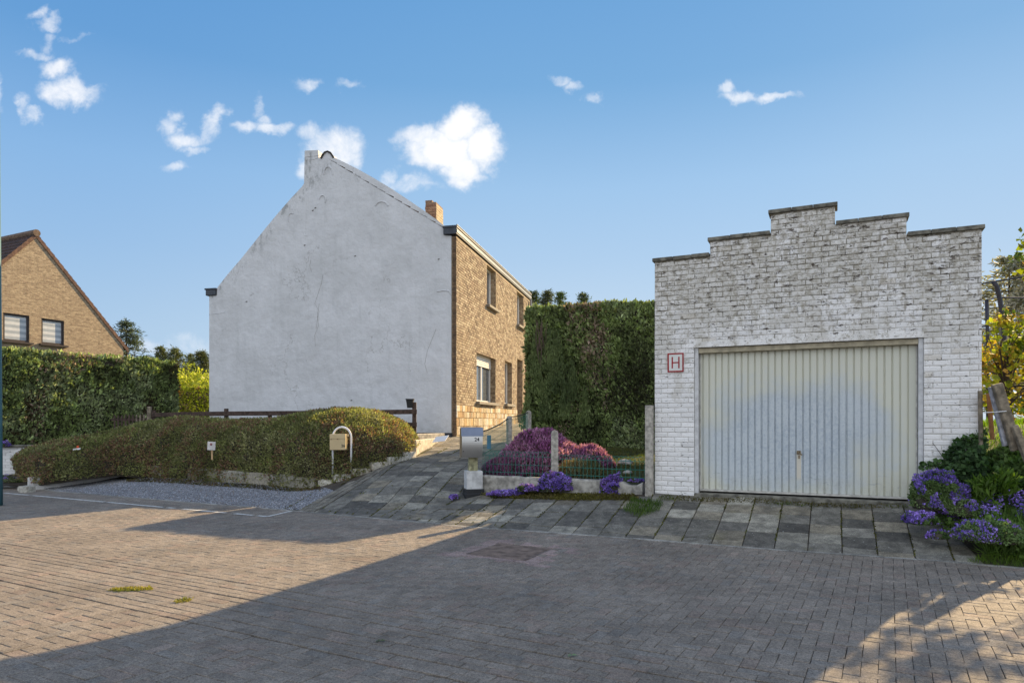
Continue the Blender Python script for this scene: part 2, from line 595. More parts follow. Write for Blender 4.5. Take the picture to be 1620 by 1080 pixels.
_a, _b = _gz(343, 456), _gz(478, 295)
RK = ((_b[1] - _a[1]) / (_b[0] - _a[0]), 0.0)
RK = (RK[0], _a[1] - RK[0] * _a[0])
PLASTER = mat_plaster()
ABRICK = mat_plain('tan_brick', (1, 1, 1), .88, var=.22, vs=35, bump=.6, bs=90, attr=True)
CONC = mat_plain('weathered_concrete', (.34, .32, .28), .9, var=.42, vs=9, bump=.7, bs=60)
CONC_D = mat_plain('grimy_coping', (.17, .16, .13), .9, var=.5, vs=10, bump=.8, bs=50)
SILL = mat_plain('stone_sill', (.22, .20, .17), .8, var=.2, vs=14, bump=.3)
ZINC = mat_plain('dark_zinc', (.055, .062, .075), .5, metal=.4, var=.2)
ZINC_SKY = mat_plain('sky_tinted_zinc', (.15, .19, .23), .5, metal=.2, var=.1)  # sky reflection painted in as a paler blue-grey
WHITEP = mat_plain('white_paint', (.74, .74, .75), .5, var=.06)
STEEL = mat_plain('brushed_steel', (.50, .49, .47), .33, metal=.95, var=.06, vs=3)
BEIGE = mat_plain('beige_enamel', (.55, .43, .24), .5, var=.06)
BLACK = mat_plain('black_plastic', (.018, .019, .022), .5)
WOOD_D = mat_plain('dark_stained_wood', (.07, .045, .035), .85, var=.45, vs=14, bump=.6)
WOOD_G = mat_plain('grey_weathered_wood', (.20, .165, .12), .9, var=.45, vs=12, bump=.7, bs=30)
WOOD_O = mat_plain('orange_stake_wood', (.30, .14, .055), .85, var=.3, vs=14, bump=.5)
GREENW = mat_plain('green_pvc_wire', (.03, .20, .15), .5, var=.1)
RED = mat_plain('red_enamel', (.33, .006, .010), .45, var=.08)
TILE = mat_plain('roof_tile', (1, 1, 1), .85, var=.3, vs=10, bump=.5, attr=True)
GLASS = mat_plain('window_glass', (.10, .12, .14), .05, metal=.0, var=.1, spec=1.0)
DARK = mat_plain('dark_interior', (.03, .03, .03), .9)
STONE = mat_plain('pale_stone', (1, 1, 1), .85, var=.3, vs=22, bump=.7, bs=50, attr=True)

# ------------------------------------------------------------------ ground geometry
EDGE = [(-80, 62), (-30, 29.5), (-12.4, 16.6), (-10, 15.2), (-3.63, 11.87), (-.66, 10.15), (1.61, 9.12), (3.36, 8.25), (4.59, 7.75), (5.07, 7.5), (6.5, 6.6), (12, 3.2), (40, -14)]
EX = np.array([e[0] for e in EDGE]); EY = np.array([e[1] for e in EDGE])


def edge_y(x):
    return np.interp(x, EX, EY)


def dist(x, y):
    return (np.asarray(y) - edge_y(x)) * 0.875


CP = np.array([
    # garage line and floor
    (2.24, 10.69, .50), (3.6, 10.05, .50), (5.3, 9.24, .50), (4, 12, .5), (6.1, 8.9, .55), (5.2, 14, .6),
    # garden
    (1.0, 11.35, .44), (-.3, 12.0, .42), (1.2, 12.4, .74), (2.6, 12.0, .76), (2.5, 15.0, .95), (3.5, 16.5, 1.05), (.4, 16.9, 1.08), (.2, 14.5, .85), (-.75, 12.0, .27),
    # driveway
    (-1.19, 15.33, .876), (-2.42, 13.97, .707), (-1.61, 18.4, 1.19), (.17, 26.3, 1.58), (-.5, 14.5, .80), (-3.2, 13.0, .34), (-1.8, 12.5, .45), (0.5, 20, 1.3), (-2.2, 11.9, .20),
    # bed with the bush
    (-4.1, 14.1, .27), (-6.5, 15.0, .26), (-9.4, 16.5, .26), (-10.9, 15.5, .10), (-4, 16.5, .9), (-8, 18, .9), (-6, 20, 1.15), (-3, 18, 1.15), (-12, 19, 1.0),
    # left
    (-12.9, 16.9, .27), (-14, 22, 1.1), (-20, 25, 1.1),
    # right bank
    (6.5, 8.3, .45), (7.0, 8.9, .75), (7.8, 9.2, 1.0), (9.5, 10.5, 1.45), (7.6, 7.4, .5), (10, 8, 1.0), (8.2, 12, 1.5), (12, 12, 1.6), (5.9, 7.7, .2),
    # far
    (0, 40, 1.2), (-20, 40, 1.2), (20, 40, 1.4), (10, 25, 1.4), (-40, 50, 1.2), (40, 40, 1.3), (-10, 30, 1.25), (20, 16, 1.5)])
NE = 26
ex = np.concatenate([np.linspace(-12, 7, NE)])
CPa = np.vstack([CP, np.stack([ex, edge_y(ex), np.full(NE, .05)], 1)])
_X = CPa[:, :2]
_D = np.sqrt(((_X[:, None] - _X[None]) ** 2).sum(-1))
_n = len(_X)
_A = np.zeros((_n + 3, _n + 3))
_A[:_n, :_n] = -_D - np.eye(_n) * .02 * -1
_A[:_n, _n] = 1; _A[:_n, _n + 1:] = _X; _A[_n, :_n] = 1; _A[_n + 1:, :_n] = _X.T
_w = np.linalg.solve(_A, np.concatenate([CPa[:, 2], [0, 0, 0]]))


def H(x, y):
    x = np.atleast_1d(np.asarray(x, float)); y = np.atleast_1d(np.asarray(y, float))
    sh = x.shape
    q = np.stack([x.ravel(), y.ravel()], 1)
    r = np.empty(len(q))
    for i in range(0, len(q), 20000):
        d = np.sqrt(((q[i:i + 20000, None] - _X[None]) ** 2).sum(-1))
        r[i:i + 20000] = -d @ _w[:_n] + _w[_n] + q[i:i + 20000] @ _w[_n + 1:]
    # away from the surveyed part fall back to a plain level
    far = np.clip((np.hypot(q[:, 0], q[:, 1] - 14) - 30) / 15, 0, 1)
    r = r * (1 - far) + 1.25 * far
    r = np.clip(r, .05, 1.7)
    d = dist(q[:, 0], q[:, 1])
    road = .05 * np.clip((d + 3) / 3, 0, 1) ** 2
    r = np.where(d < 0, road, np.maximum(r, .05))
    # beyond the frame the road simply goes on level
    return r.reshape(sh)


def h1(x, y):
    return float(H(x, y)[0])


# one sheet to the horizon
def axis(lo, hi, step, far):
    a = list(np.arange(lo, hi + 1e-6, step))
    s = step
    v = hi
    while v < far:
        s *= 1.35
        v += s
        a.append(v)
    s = step
    v = lo
    b = []
    while v > -far:
        s *= 1.35
        v -= s
        b.append(v)
    return np.array(b[::-1] + a)


GX = axis(-16, 12, .16, 900)
GY = axis(2, 26, .16, 900)
gxx, gyy = np.meshgrid(GX, GY)
hz_ = H(gxx, gyy)
gd = dist(gxx, gyy)
sink = np.where(gd < 0.0, .016, .022)
V = np.stack([gxx, gyy, hz_ - sink], -1).reshape(-1, 3)
ny, nx = gxx.shape
ii = np.arange(ny - 1)[:, None] * nx + np.arange(nx - 1)[None]
F = np.stack([ii, ii + 1, ii + nx + 1, ii + nx], -1).reshape(-1, 4)


def mat_ground():
    m, t, b = base_mat('soil_and_joint_sand')
    p = pos(t)
    a = t.add('ShaderNodeAttribute', attribute_name='Col').outputs['Color']
    f = t.m('MULTIPLY', t.ss(t.noise(p, 60, 4, .75), .3, .7, .6, 1.4), t.ss(t.noise(p, 2.0, 5, .6), .3, .7, .7, 1.3))
    cv = t.add('ShaderNodeCombineXYZ', {0: f, 1: f, 2: f}).outputs[0]
    t.l.new(t.mix(1.0, a, cv, 'MULTIPLY'), b.inputs['Base Color'])
    b.inputs['Roughness'].default_value = .95
    bp = t.add('ShaderNodeBump', {'Strength': .8, 'Distance': .02, 'Height': t.noise(p, 45, 5, .7)})
    t.l.new(bp.outputs[0], b.inputs['Normal'])
    return m


fc = V[F].mean(1)
fd = dist(fc[:, 0], fc[:, 1])
gc = np.tile(np.array([.075, .095, .028]), (len(F), 1))     # rough grass
gc[fd < 0] = (.060, .052, .045)
soil = (fd > 0) & (fc[:, 1] < 26) & (fc[:, 0] > -13) & (fc[:, 0] < 7)
gc[soil] = (.060, .046, .032)
# terrace in front of the house facade
terr = (fd > 0) & (fc[:, 1] > 16.5) & (fc[:, 1] < 30) & (fc[:, 0] > -2.2) & (fc[:, 0] < 3.4)
gc[terr] = (.30, .27, .21)
# lawn in the small garden
lawnm = (fc[:, 0] > 0.1) & (fc[:, 0] < 3.9) & (fc[:, 1] > 11.2) & (fc[:, 1] < 17) & (fd > 1.6)
gc[lawnm & ~terr] = (.055, .060, .018)
far_g = np.hypot(fc[:, 0], fc[:, 1]) > 60
gc[far_g] = (.07, .10, .03)
me = fast_mesh('ground', V, F, gc, [mat_ground()], True)
o = link('ground', me); o['kind'] = 'structure'


# ------------------------------------------------------------------ paving: each paver and slab modelled
def clip(poly, n, c):
    """keep n.p <= c"""
    outp = []
    k = len(poly)
    for i in range(k):
        a, b_ = poly[i], poly[(i + 1) % k]
        da = n[0] * a[0] + n[1] * a[1] - c
        db = n[0] * b_[0] + n[1] * b_[1] - c
        if da <= 0:
            outp.append(a)
        if da * db < 0:
            s = da / (da - db)
            outp.append((a[0] + (b_[0] - a[0]) * s, a[1] + (b_[1] - a[1]) * s))
    return outp


def area(poly):
    s = 0
    for i in range(len(poly)):
        a, b_ = poly[i], poly[(i + 1) % len(poly)]
        s += a[0] * b_[1] - a[1] * b_[0]
    return abs(s) / 2


class Paving:
    def __init__(s):
        s.polys = []
        s.cols = []
        s.lift = []

    def add(s, poly, col, lift=0.0):
        if len(poly) >= 3 and area(poly) > 4e-4:
            s.polys.append(poly); s.cols.append(col); s.lift.append(lift)

    def build(s, name, mat, bev=.004, thick=.03, jit=.0015, tilt=.004):
        v, f, c = [], [], []
        allp = np.array([q for p_ in s.polys for q in p_])
        hh = H(allp[:, 0], allp[:, 1])
        k0 = 0
        for p_, col, lf in zip(s.polys, s.cols, s.lift):
            k = len(p_)
            cx = sum(q[0] for q in p_) / k; cy = sum(q[1] for q in p_) / k
            z = hh[k0:k0 + k]; k0 += k
            zc = z.mean()
            tx, ty = random.gauss(0, tilt), random.gauss(0, tilt)
            j = random.gauss(0, jit) + lf
            b = len(v)
            inner, outer, low = [], [], []
            for (x, y), zz in zip(p_, z):
                dx, dy = cx - x, cy - y
                L = math.hypot(dx, dy) or 1
                zt = zz + j + tx * (x - cx) + ty * (y - cy)
                inner.append((x + dx / L * bev * 1.4, y + dy / L * bev * 1.4, zt))
                outer.append((x, y, zt - bev * .8))
                low.append((x, y, zt - thick))
            v += inner + outer + low
            f.append(tuple(range(b, b + k))); c.append(col)
            for i in range(k):
                i2 = (i + 1) % k
                f.append((b + k + i, b + k + i2, b + i2, b + i)); c.append(col)
                f.append((b + 2 * k + i, b + 2 * k + i2, b + k + i2, b + k + i)); c.append(col)
        me = bpy.data.meshes.new(name)
        me.from_pydata(v, [], f)
        a = me.attributes.new('Col', 'FLOAT_COLOR', 'FACE')
        cc = np.ones((len(f), 4), dtype=np.float32); cc[:, :3] = np.array(c)
        a.data.foreach_set('color', cc.ravel())
        me.materials.append(mat)
        me.update()
        bm = bmesh.new(); bm.from_mesh(me)
        bmesh.ops.recalc_face_normals(bm, faces=bm.faces)
        up = sum(1 for fc_ in list(bm.faces)[:400:1] if fc_.normal.z < -0.5)
        bm.to_mesh(me); bm.free()
        return link(name, me)


def rect(o, e1, e2, a0, a1, b0, b1, g=0.0):
    a0 += g; a1 -= g; b0 += g; b1 -= g
    return [(o[0] + e1[0] * a + e2[0] * b, o[1] + e1[1] * a + e2[1] * b) for a, b in ((a0, b0), (a1, b0), (a1, b1), (a0, b1))]


u1 = np.array([.875, -.484]); u1 /= np.linalg.norm(u1)
u2 = np.array([-u1[1], u1[0]])        # away from the camera
O = np.array([-.168, 8.92])           # far-left corner of the inspection cover
MH = .80
road = Paving()
m_ = .1
gj = .0032


def edge_clip(poly, side, inset=.0):
    """clip against the straight piece of road edge nearest to the polygon; side=-1 road, +1 pavement"""
    cx = sum(q[0] for q in poly) / len(poly)
    i = int(np.clip(np.searchsorted(EX, cx) - 1, 0, len(EX) - 2))
    dx, dy = EX[i + 1] - EX[i], EY[i + 1] - EY[i]
    L = math.hypot(dx, dy)
    n = (-dy / L, dx / L)
    c = n[0] * EX[i] + n[1] * EY[i]
    if side < 0:
        return clip(poly, n, c - inset)
    return clip(poly, (-n[0], -n[1]), -c - inset)


def paver_col():
    k = random.gauss(1, .05)
    r = random.random()
    b = (.206, .178, .148)
    if r < .12:
        b = (.218, .177, .146)
    elif r < .22:
        b = (.196, .177, .154)
    return tuple(x * k for x in b)


def add_paver(a0, a1, b0, b1, col=None):
    # a,b in modules relative to O along u1,u2
    poly = rect(O, u1, u2, a0 * m_ + gj * random.uniform(.1, 1.0), a1 * m_ - gj * random.uniform(.1, 1.0), b0 * m_ + gj * random.uniform(.2, 2.2) + (.017 if b0 in (-42, -31, -35) else .010 if b0 in (-38, -33, -40) else 0), b1 * m_ - gj * random.uniform(0, 1.2))
    cx = sum(q[0] for q in poly) / 4; cy = sum(q[1] for q in poly) / 4
    if cy < 2.5 or cy > 17.5 or cx < -13.5 or cx > 8 or abs(cx) > cy * .95 + 1.2:
        return
    d = float(dist(cx, cy))
    if d > .2:
        return
    if 0 <= a0 < 8 and -8 <= b0 < 0 and 0 < a1 <= 8 and b1 <= 0:
        return
    if d > -.35:
        poly = edge_clip(poly, -1, .075)
    road.add(poly, col or paver_col())


# stretcher band (gutter line) between rows -27..-21, herringbone elsewhere
BAND = (-42, -31)
for j in range(-75, 40):
    if BAND[0] <= j < BAND[1]:
        off = (j % 2) + (.37 if j % 3 == 0 else 0)
        for i in range(-170, 120, 2):
            col = paver_col()
            add_paver(i + off, i + off + 2, j, j + 1, col)
        continue
    for i in range(-170, 120):
        k = (i - j) % 4
        pink = -2.6 < i + .5 - 0 < 9.6 + 1 and -9.6 - 1 < j + .5 < 2.6
        near_mh = (-3 <= i < 11) and (-10 <= j < 2)
        pc = None
        if near_mh and not (0 <= i < 8 and -8 <= j < 0):
            edgeish = (-2 <= i < 9) and (-9 <= j < 1)
            if edgeish or random.random() < .35:
                kk = random.gauss(1, .08)
                pc = (.27 * kk, .205 * kk, .185 * kk)
        if k == 0:
            a0, a1, b0, b1 = i, i + 2, j, j + 1
        elif k == 3:
            a0, a1, b0, b1 = i, i + 1, j, j + 2
            if j + 2 > BAND[0] and j < BAND[0]:
                b1 = min(b1, BAND[0])
        else:
            continue
        # trim around the cover and the band
        if b0 < BAND[1] <= b1 - 1 and j < BAND[1]:
            continue
        ov = (a0 < 8 and a1 > 0 and b0 < 0 and b1 > -8)
        if ov:
            ins = (a0 >= 0 and a1 <= 8 and b0 >= -8 and b1 <= 0)
            if ins:
                continue
            if k == 0:
                if a0 < 0:
                    a1 = 0
                else:
                    a0 = 8
            else:
                if b0 < -8:
                    b1 = -8
                else:
                    b0 = 0
        add_paver(a0, a1, b0, b1, pc)
# fill the half cells left beside the band and round the cover
for i in range(-170, 120):
    if (i - (BAND[0] - 1)) % 4 == 2:
        pass
    k = (i - BAND[1]) % 4
    if k == 2:
        add_paver(i, i + 1, BAND[1], BAND[1] + 1)
road.build('road', PAVER, bev=.004, jit=.0013, tilt=.006)['kind'] = 'structure'

# edging strip of the road
ed = Paving()
for i in range(len(EDGE) - 1):
    (x0, y0), (x1, y1) = EDGE[i], EDGE[i + 1]
    if x1 < -13 or x0 > 9:
        continue
    L = math.hypot(x1 - x0, y1 - y0)
    e = ((x1 - x0) / L, (y1 - y0) / L); n = (-e[1], e[0])
    s = 0
    while s < L:
        s2 = min(s + 1.0, L)
        if L - s2 < .2:
            s2 = L
        px_, py_ = x0 + e[0] * s, y0 + e[1] * s
        if -14 < px_ < 9:
            kk = random.gauss(1, .08)
            ed.add(rect((x0, y0), e, n, s, s2, -.068, 0.0, .002), (.27 * kk, .26 * kk, .235 * kk), .004)
        s = s2
o = ed.build('road_edging', SLAB, bev=.006); o['kind'] = 'structure'

# slabs in front of the garage and up the driveway
g1 = np.array([.904, -.427]); g2 = np.array([.427, .904])
GC = np.array([2.238, 10.69])           # garage front-left corner
f2 = np.array([.223, .975]); f1 = np.array([.975, -.223])   # along the house facade / gable direction
HC = np.array([-1.61, 18.5])            # house corner
slab = Paving()


def slab_col(lit=False):
    r = random.random()
    k = random.gauss(1, .13)
    if r < .13:
        b = (.255, .25, .228)
    elif r < .30:
        b = (.20, .185, .155)
    elif r < .55:
        b = (.10, .098, .094)
    else:
        b = (.155, .152, .142)
    return (b[0] * k * 1.06, b[1] * k * 1.01, b[2] * k * .90)


DIVN = np.array([-.95, -.31])    # divides the two grids: line through mailbox foot
MF = np.array([-.72, 12.0])      # mailbox foot
DV = np.array([-1.75, 10.9])


def left_of_div(p):
    a = DV - MF
    return a[0] * (p[1] - MF[1]) - a[1] * (p[0] - MF[0])


dvv = (DV - MF) / np.linalg.norm(DV - MF)
dvn = np.array([-dvv[1], dvv[0]])     # points to one side
if np.dot(dvn, np.array([1, 0])) < 0:
    dvn = -dvn                        # to the garage side
# right limit of the apron
RL0, RL1 = np.array([5.55, 9.1]), np.array([5.12, 7.3])
rv = (RL1 - RL0) / np.linalg.norm(RL1 - RL0); rn = np.array([-rv[1], rv[0]])
if rn[0] < 0:
    rn = -rn
for i in range(-14, 13):
    offc = random.uniform(-.1, .1)
    for j in range(-1, 10):
        sw, sh_ = .375, .30
        poly = rect(GC, g1, g2, i * sw, (i + 1) * sw, -(j + 1) * sh_ + offc, -j * sh_ + offc, .0055)
        poly = clip(poly, (g2[0], g2[1]), float(np.dot(g2, GC)) - .03)
        poly = clip(poly, (rn[0], rn[1]), float(np.dot(rn, RL0)))
        # low garden wall line limits it on the left part
        wl = np.array([2.1, 10.62]) - np.array([-.55, 12.0]); wl /= np.linalg.norm(wl)
        wn = np.array([-wl[1], wl[0]])
        if i < 0:
            poly = clip(poly, (wn[0], wn[1]), float(np.dot(wn, (2.1, 10.55))))
        poly = clip(poly, (-dvn[0], -dvn[1]), -float(np.dot(dvn, MF)))
        if len(poly) < 3:
            continue
        poly = edge_clip(poly, 1, .004)
        slab.add(poly, slab_col())
DL = [np.array([-3.45, 11.75]), np.array([-2.35, 14.75]), np.array([-1.70, 18.3])]   # left edge of drive
for i in range(-12, 8):
    offc = random.uniform(-.1, .1)
    for j in range(0, 32):
        sw, sh_ = .375, .33
        poly = rect((-1.2, 11.0), f1, f2, i * sw, (i + 1) * sw, (j - 2) * sh_ + offc, (j - 1) * sh_ + offc, .004)
        cx = sum(q[0] for q in poly) / 4; cy = sum(q[1] for q in poly) / 4
        k = 0 if cy < 14.75 else 1
        dv = DL[k + 1] - DL[k]; dv /= np.linalg.norm(dv); n = np.array([-dv[1], dv[0]])
        poly = clip(poly, (n[0], n[1]), float(np.dot(n, DL[k])) - .06)
        # fence line on the right
        n = np.array([.975, -.223])
        poly = clip(poly, (n[0], n[1]), float(np.dot(n, (-.62, 12.2))) - .03)
        if len(poly) < 3:
            continue
        if cy < 12.4:
            poly = clip(poly, (dvn[0], dvn[1]), float(np.dot(dvn, MF)))
        if len(poly) < 3 or cy > 18.6 and cx < -1.5:
            continue
        poly = edge_clip(poly, 1, .004)
        slab.add(poly, slab_col() if cy < 16 else tuple(np.array((.24, .215, .17)) * random.gauss(1, .1)))
# setts down the left edge of the drive
for k in (0, 1):
    dv = DL[k + 1] - DL[k]; L = np.linalg.norm(dv); dv = dv / L; n = np.array([-dv[1], dv[0]])
    s = -.3 if k == 0 else 0
    while s < L:
        for r_ in range(3 if k == 0 else 1):
            wgt = (1 - s / L) if k == 0 else 0
            if r_ > 0 and wgt < .25 * r_:
                continue
            poly = rect(DL[k], dv, n, s, s + .2, -.04 + r_ * .13, .085 + r_ * .13, .005)
            poly = edge_clip(poly, 1, .004)
            kk = random.gauss(1, .12)
            slab.add(poly, (.17 * kk, .155 * kk, .125 * kk), .005)
        s += .2
o = slab.build('pavement', SLAB, bev=.006, thick=.045, jit=.003, tilt=.012); o['kind'] = 'structure'

# white parking line
ml = MB()
pts = [(-11.2, 15.05), (-4.05, 11.30), (-3.84, 11.85)]
for (a, b_) in zip(pts[:-1], pts[1:]):
    a = np.array(a); b_ = np.array(b_)
    L = np.linalg.norm(b_ - a); e = (b_ - a) / L; n = np.array([-e[1], e[0]])
    ns = int(L / .11)
    for i in range(ns):
        if random.random() < .07:
            continue
        w0 = .045 + random.uniform(-.008, .006)
        q = [a + e * L * i / ns + n * w0, a + e * L * i / ns - n * w0, a + e * L * (i + 1) / ns - n * w0, a + e * L * (i + 1) / ns + n * w0]
        ml.poly([(x, y, h1(x, y) + .0065) for x, y in q])
MARK = mat_plain('worn_road_paint', (.50, .49, .46), .8, var=.4, vs=25)
ml.build('road_marking', MARK)['kind'] = 'structure'

# inspection cover
cov = thing('inspection_cover', 'square rusty brown ribbed steel inspection cover set in pinkish pavers', 'manhole cover', (O[0], O[1], 0))
cb = MB()
cen = O + u1 * .4 - u2 * .4
zc = h1(*cen)
E3 = ((u1[0], u1[1], 0), (u2[0], u2[1], 0), (0, 0, 1))
cb.box((cen[0], cen[1], zc - .012), (.745, .745, .018), E3)
COVER = mat_plain('rusty_steel', (.19, .15, .13), .7, metal=.0, var=.35, vs=9, bump=.4)
plate = cb.build('plate', COVER, cov)
rb = MB()
dg1 = (u1 + u2) / math.sqrt(2); dg2 = (u1 - u2) / math.sqrt(2)
for k in range(-16, 17):
    c = cen + dg2 * k * .032
    half = .50 - abs(k) * .032
    half = min(half, .50)
    L = 2 * (.51 - abs(k) * .032)
    if L > .04:
        rb.box((c[0], c[1], zc), (L, .013, .007), ((dg1[0], dg1[1], 0), (dg2[0], dg2[1], 0), (0, 0, 1)))
rb.build('rib', COVER, plate)
fb = MB()
for s_ in (-1, 1):
    q = cen + u1 * .388 * s_
    fb.box((q[0], q[1], zc - .007), (.022, .80, .018), E3)
    q = cen + u2 * .388 * s_
    fb.box((q[0], q[1], zc - .0072), (.75, .022, .018), E3)
fb.build('frame', COVER, cov)


# ------------------------------------------------------------------ brick laying
def lay_bricks(mb, origin, e1, n, intervals, z0, z1, bl=.2, bh=.068, joint=.010, depth=.012, colf=None, jit=.004, soldier=None, varlen=None, pillow=.004):
    """origin (x,y) at u=0; e1 2-D direction; n outward 2-D normal; intervals(z)->[(u0,u1)]"""
    z = z0
    row = 0
    while z + (bh if varlen is None else .05) <= z1 + 1e-6:
        hh = bh if varlen is None else min(random.uniform(*varlen[1]), z1 - z)
        for (a, b_) in intervals(z + hh / 2):
            u = a - (0 if row % 2 == 0 else bl / 2)
            while u < b_ - .01:
                L = bl if varlen is None else random.uniform(*varlen[0])
                s0 = max(u, a); s1 = min(u + L, b_)
                u += L + joint
                if s1 - s0 < .02:
                    continue
                dj = depth + random.uniform(-jit, jit)
                c = colf()
                ins = pillow * random.uniform(.8, 1.3)
                pts = []
                for (uu, zz, dd) in ((s0, z, -.01), (s1, z, -.01), (s1, z + hh, -.01), (s0, z + hh, -.01),
                                     (s0, z, dj - .004), (s1, z, dj - .004), (s1, z + hh, dj - .004), (s0, z + hh, dj - .004),
                                     (s0 + ins, z + ins, dj), (s1 - ins, z + ins, dj), (s1 - ins, z + hh - ins, dj), (s0 + ins, z + hh - ins, dj)):
                    uu += random.uniform(-.0015, .0015)
                    zz += random.uniform(-.0035, .0035)
                    pts.append((origin[0] + e1[0] * uu + n[0] * dd, origin[1] + e1[1] * uu + n[1] * dd, zz))
                fs = []
                for k in range(4):
                    k2 = (k + 1) % 4
                    fs += [(k, k2, 4 + k2, 4 + k), (4 + k, 4 + k2, 8 + k2, 8 + k)]
                fs.append((8, 9, 10, 11))
                mb.faces(pts, fs, c)
        z += hh + joint
        row += 1


def wall_panel(mb, origin, e1, n, us, zs, solid, thick, col=(1, 1, 1)):
    """front skin and returns of a wall with openings; us, zs break lines; solid(uc,zc)->bool"""
    def pt(u, z, d):
        return (origin[0] + e1[0] * u - n[0] * d, origin[1] + e1[1] * u - n[1] * d, z)
    nu, nz = len(us) - 1, len(zs) - 1
    S_ = [[solid((us[i] + us[i + 1]) / 2, (zs[j] + zs[j + 1]) / 2) for j in range(nz)] for i in range(nu)]
    for i in range(nu):
        for j in range(nz):
            if not S_[i][j]:
                continue
            a, b_, c, d = us[i], us[i + 1], zs[j], zs[j + 1]
            mb.poly([pt(a, c, 0), pt(b_, c, 0), pt(b_, d, 0), pt(a, d, 0)], col)
            mb.poly([pt(a, c, thick), pt(a, d, thick), pt(b_, d, thick), pt(b_, c, thick)], col)
            if i == 0 or not S_[i - 1][j]:
                mb.poly([pt(a, c, 0), pt(a, d, 0), pt(a, d, thick), pt(a, c, thick)], col)
            if i == nu - 1 or not S_[i + 1][j]:
                mb.poly([pt(b_, c, 0), pt(b_, c, thick), pt(b_, d, thick), pt(b_, d, 0)], col)
            if j == 0 or not S_[i][j - 1]:
                mb.poly([pt(a, c, 0), pt(a, c, thick), pt(b_, c, thick), pt(b_, c, 0)], col)
            if j == nz - 1 or not S_[i][j + 1]:
                mb.poly([pt(a, d, 0), pt(b_, d, 0), pt(b_, d, thick), pt(a, d, thick)], col)


# ------------------------------------------------------------------ garage
gn = np.array([-.427, -.904])         # outward (towards camera)


def gu(px):
    r = (px - 810) / 1080
    s = (r * GC[1] - GC[0]) / (g1[0] - r * g1[1])
    return s


def gY(px):
    return GC[1] + g1[1] * gu(px)


def gz(px, py):
    return zat(py, gY(px))


garage = thing('garage', 'whitewashed brick garage with stepped parapet and ribbed up and over door', 'garage', (GC[0], GC[1], .5))
cols_g = [(gu(1036), gu(1123.5), gz(1036, 409)), (gu(1123.5), gu(1219.5), gz(1124, 376)), (gu(1219.5), gu(1321), gz(1220, 333)),
          (gu(1321), gu(1434), gz(1321, 350)), (gu(1434), gu(1553), gz(1434, 368))]
du0, du1, dz1 = gu(1098), gu(1461.5), gz(1098, 550)
GW = cols_g[-1][1]
COP = .055
GB = .30


def g_int(z):
    iv = []
    for a, b_, tp in cols_g:
        if z < tp - COP:
            if iv and abs(iv[-1][1] - a) < 1e-6:
                iv[-1] = (iv[-1][0], b_)
            else:
                iv.append((a, b_))
    if z < dz1 + .085:
        nv = []
        for a, b_ in iv:
            if a < du0:
                nv.append((a, du0))
            if b_ > du1:
                nv.append((du1, b_))
        iv = nv
    return iv


wb = MB()
zs = sorted({GB, dz1} | {c[2] - COP for c in cols_g})
us = sorted({c[0] for c in cols_g} | {GW, du0, du1})
wall_panel(wb, GC, g1, gn, us, zs, lambda u, z: any(a < u < b_ and z < tp - COP for a, b_, tp in cols_g) and not (du0 < u < du1 and z < dz1), .22, (.775, .765, .74))


def wcol():
    k = random.gauss(1.0, .045)
    if random.random() < .03:
        return (.86, .83, .78)
    return (k, k, k)


lay_bricks(wb, GC, g1, gn, g_int, GB + .01, 5.4, bl=.195, bh=.064, joint=.0115, depth=.0085, jit=.005, colf=wcol, pillow=.0095)
# plastered lintel band
for (a, b_) in ((du0, du1),):
    q0 = GC + g1 * a; q1 = GC + g1 * b_
    c = (q0 + q1) / 2 + gn * .004
    wb.box((c[0], c[1], dz1 + .0425), (b_ - a, .02, .083), ((g1[0], g1[1], 0), (gn[0], gn[1], 0), (0, 0, 1)), (1.05, 1.05, 1.04))
# side and back walls
Gd = 5.25
EAVE = 3.65
side = MB()
G3 = ((g1[0], g1[1], 0), (g2[0], g2[1], 0), (0, 0, 1))


def gp(u, v, z):
    q = GC + g1 * u + g2 * v
    return (q[0], q[1], z)


for u0_, u1_, v0_, v1_ in ((0.0, .2, .225, Gd), (GW - .2, GW, .225, Gd), (.2, GW - .2, Gd - .2, Gd)):
    c = gp((u0_ + u1_) / 2, (v0_ + v1_) / 2, (GB + EAVE) / 2)
    wb.box(c, (u1_ - u0_, v1_ - v0_, EAVE - GB), G3, (.95, .95, .94))
wall = wb.build('wall', WBRICK, garage)
# roof slab and copings
rf = MB()
rf.box(gp(GW / 2, (Gd + .225) / 2, EAVE - .06), (GW - .40, Gd - .63, .08), G3)
rf.build('roof', mat_plain('bitumen', (.05, .05, .05), .9), garage)
for a, b_, tp in cols_g:
    cp = MB()
    n_ = max(2, int((b_ - a) / .22))
    for k in range(n_):
        aa = a + (b_ - a) * k / n_ - (.035 if k == 0 else 0) + .002
        bb = a + (b_ - a) * (k + 1) / n_ + (.035 if k == n_ - 1 else 0) - .002
        if k == 0 and tp < 4.9 and a > 0 and [c for c in cols_g if abs(c[1] - a) < 1e-6 and c[2] > tp]:
            aa = a + .012
        if k == n_ - 1 and [c for c in cols_g if abs(c[0] - b_) < 1e-6 and c[2] > tp]:
            bb = b_ - .012
        cp.box(gp((aa + bb) / 2, .11, tp - COP / 2 + random.uniform(-.003, .003)), (bb - aa, .30, COP), G3, ch=.006)
    cp.build('coping', CONC_D, garage)
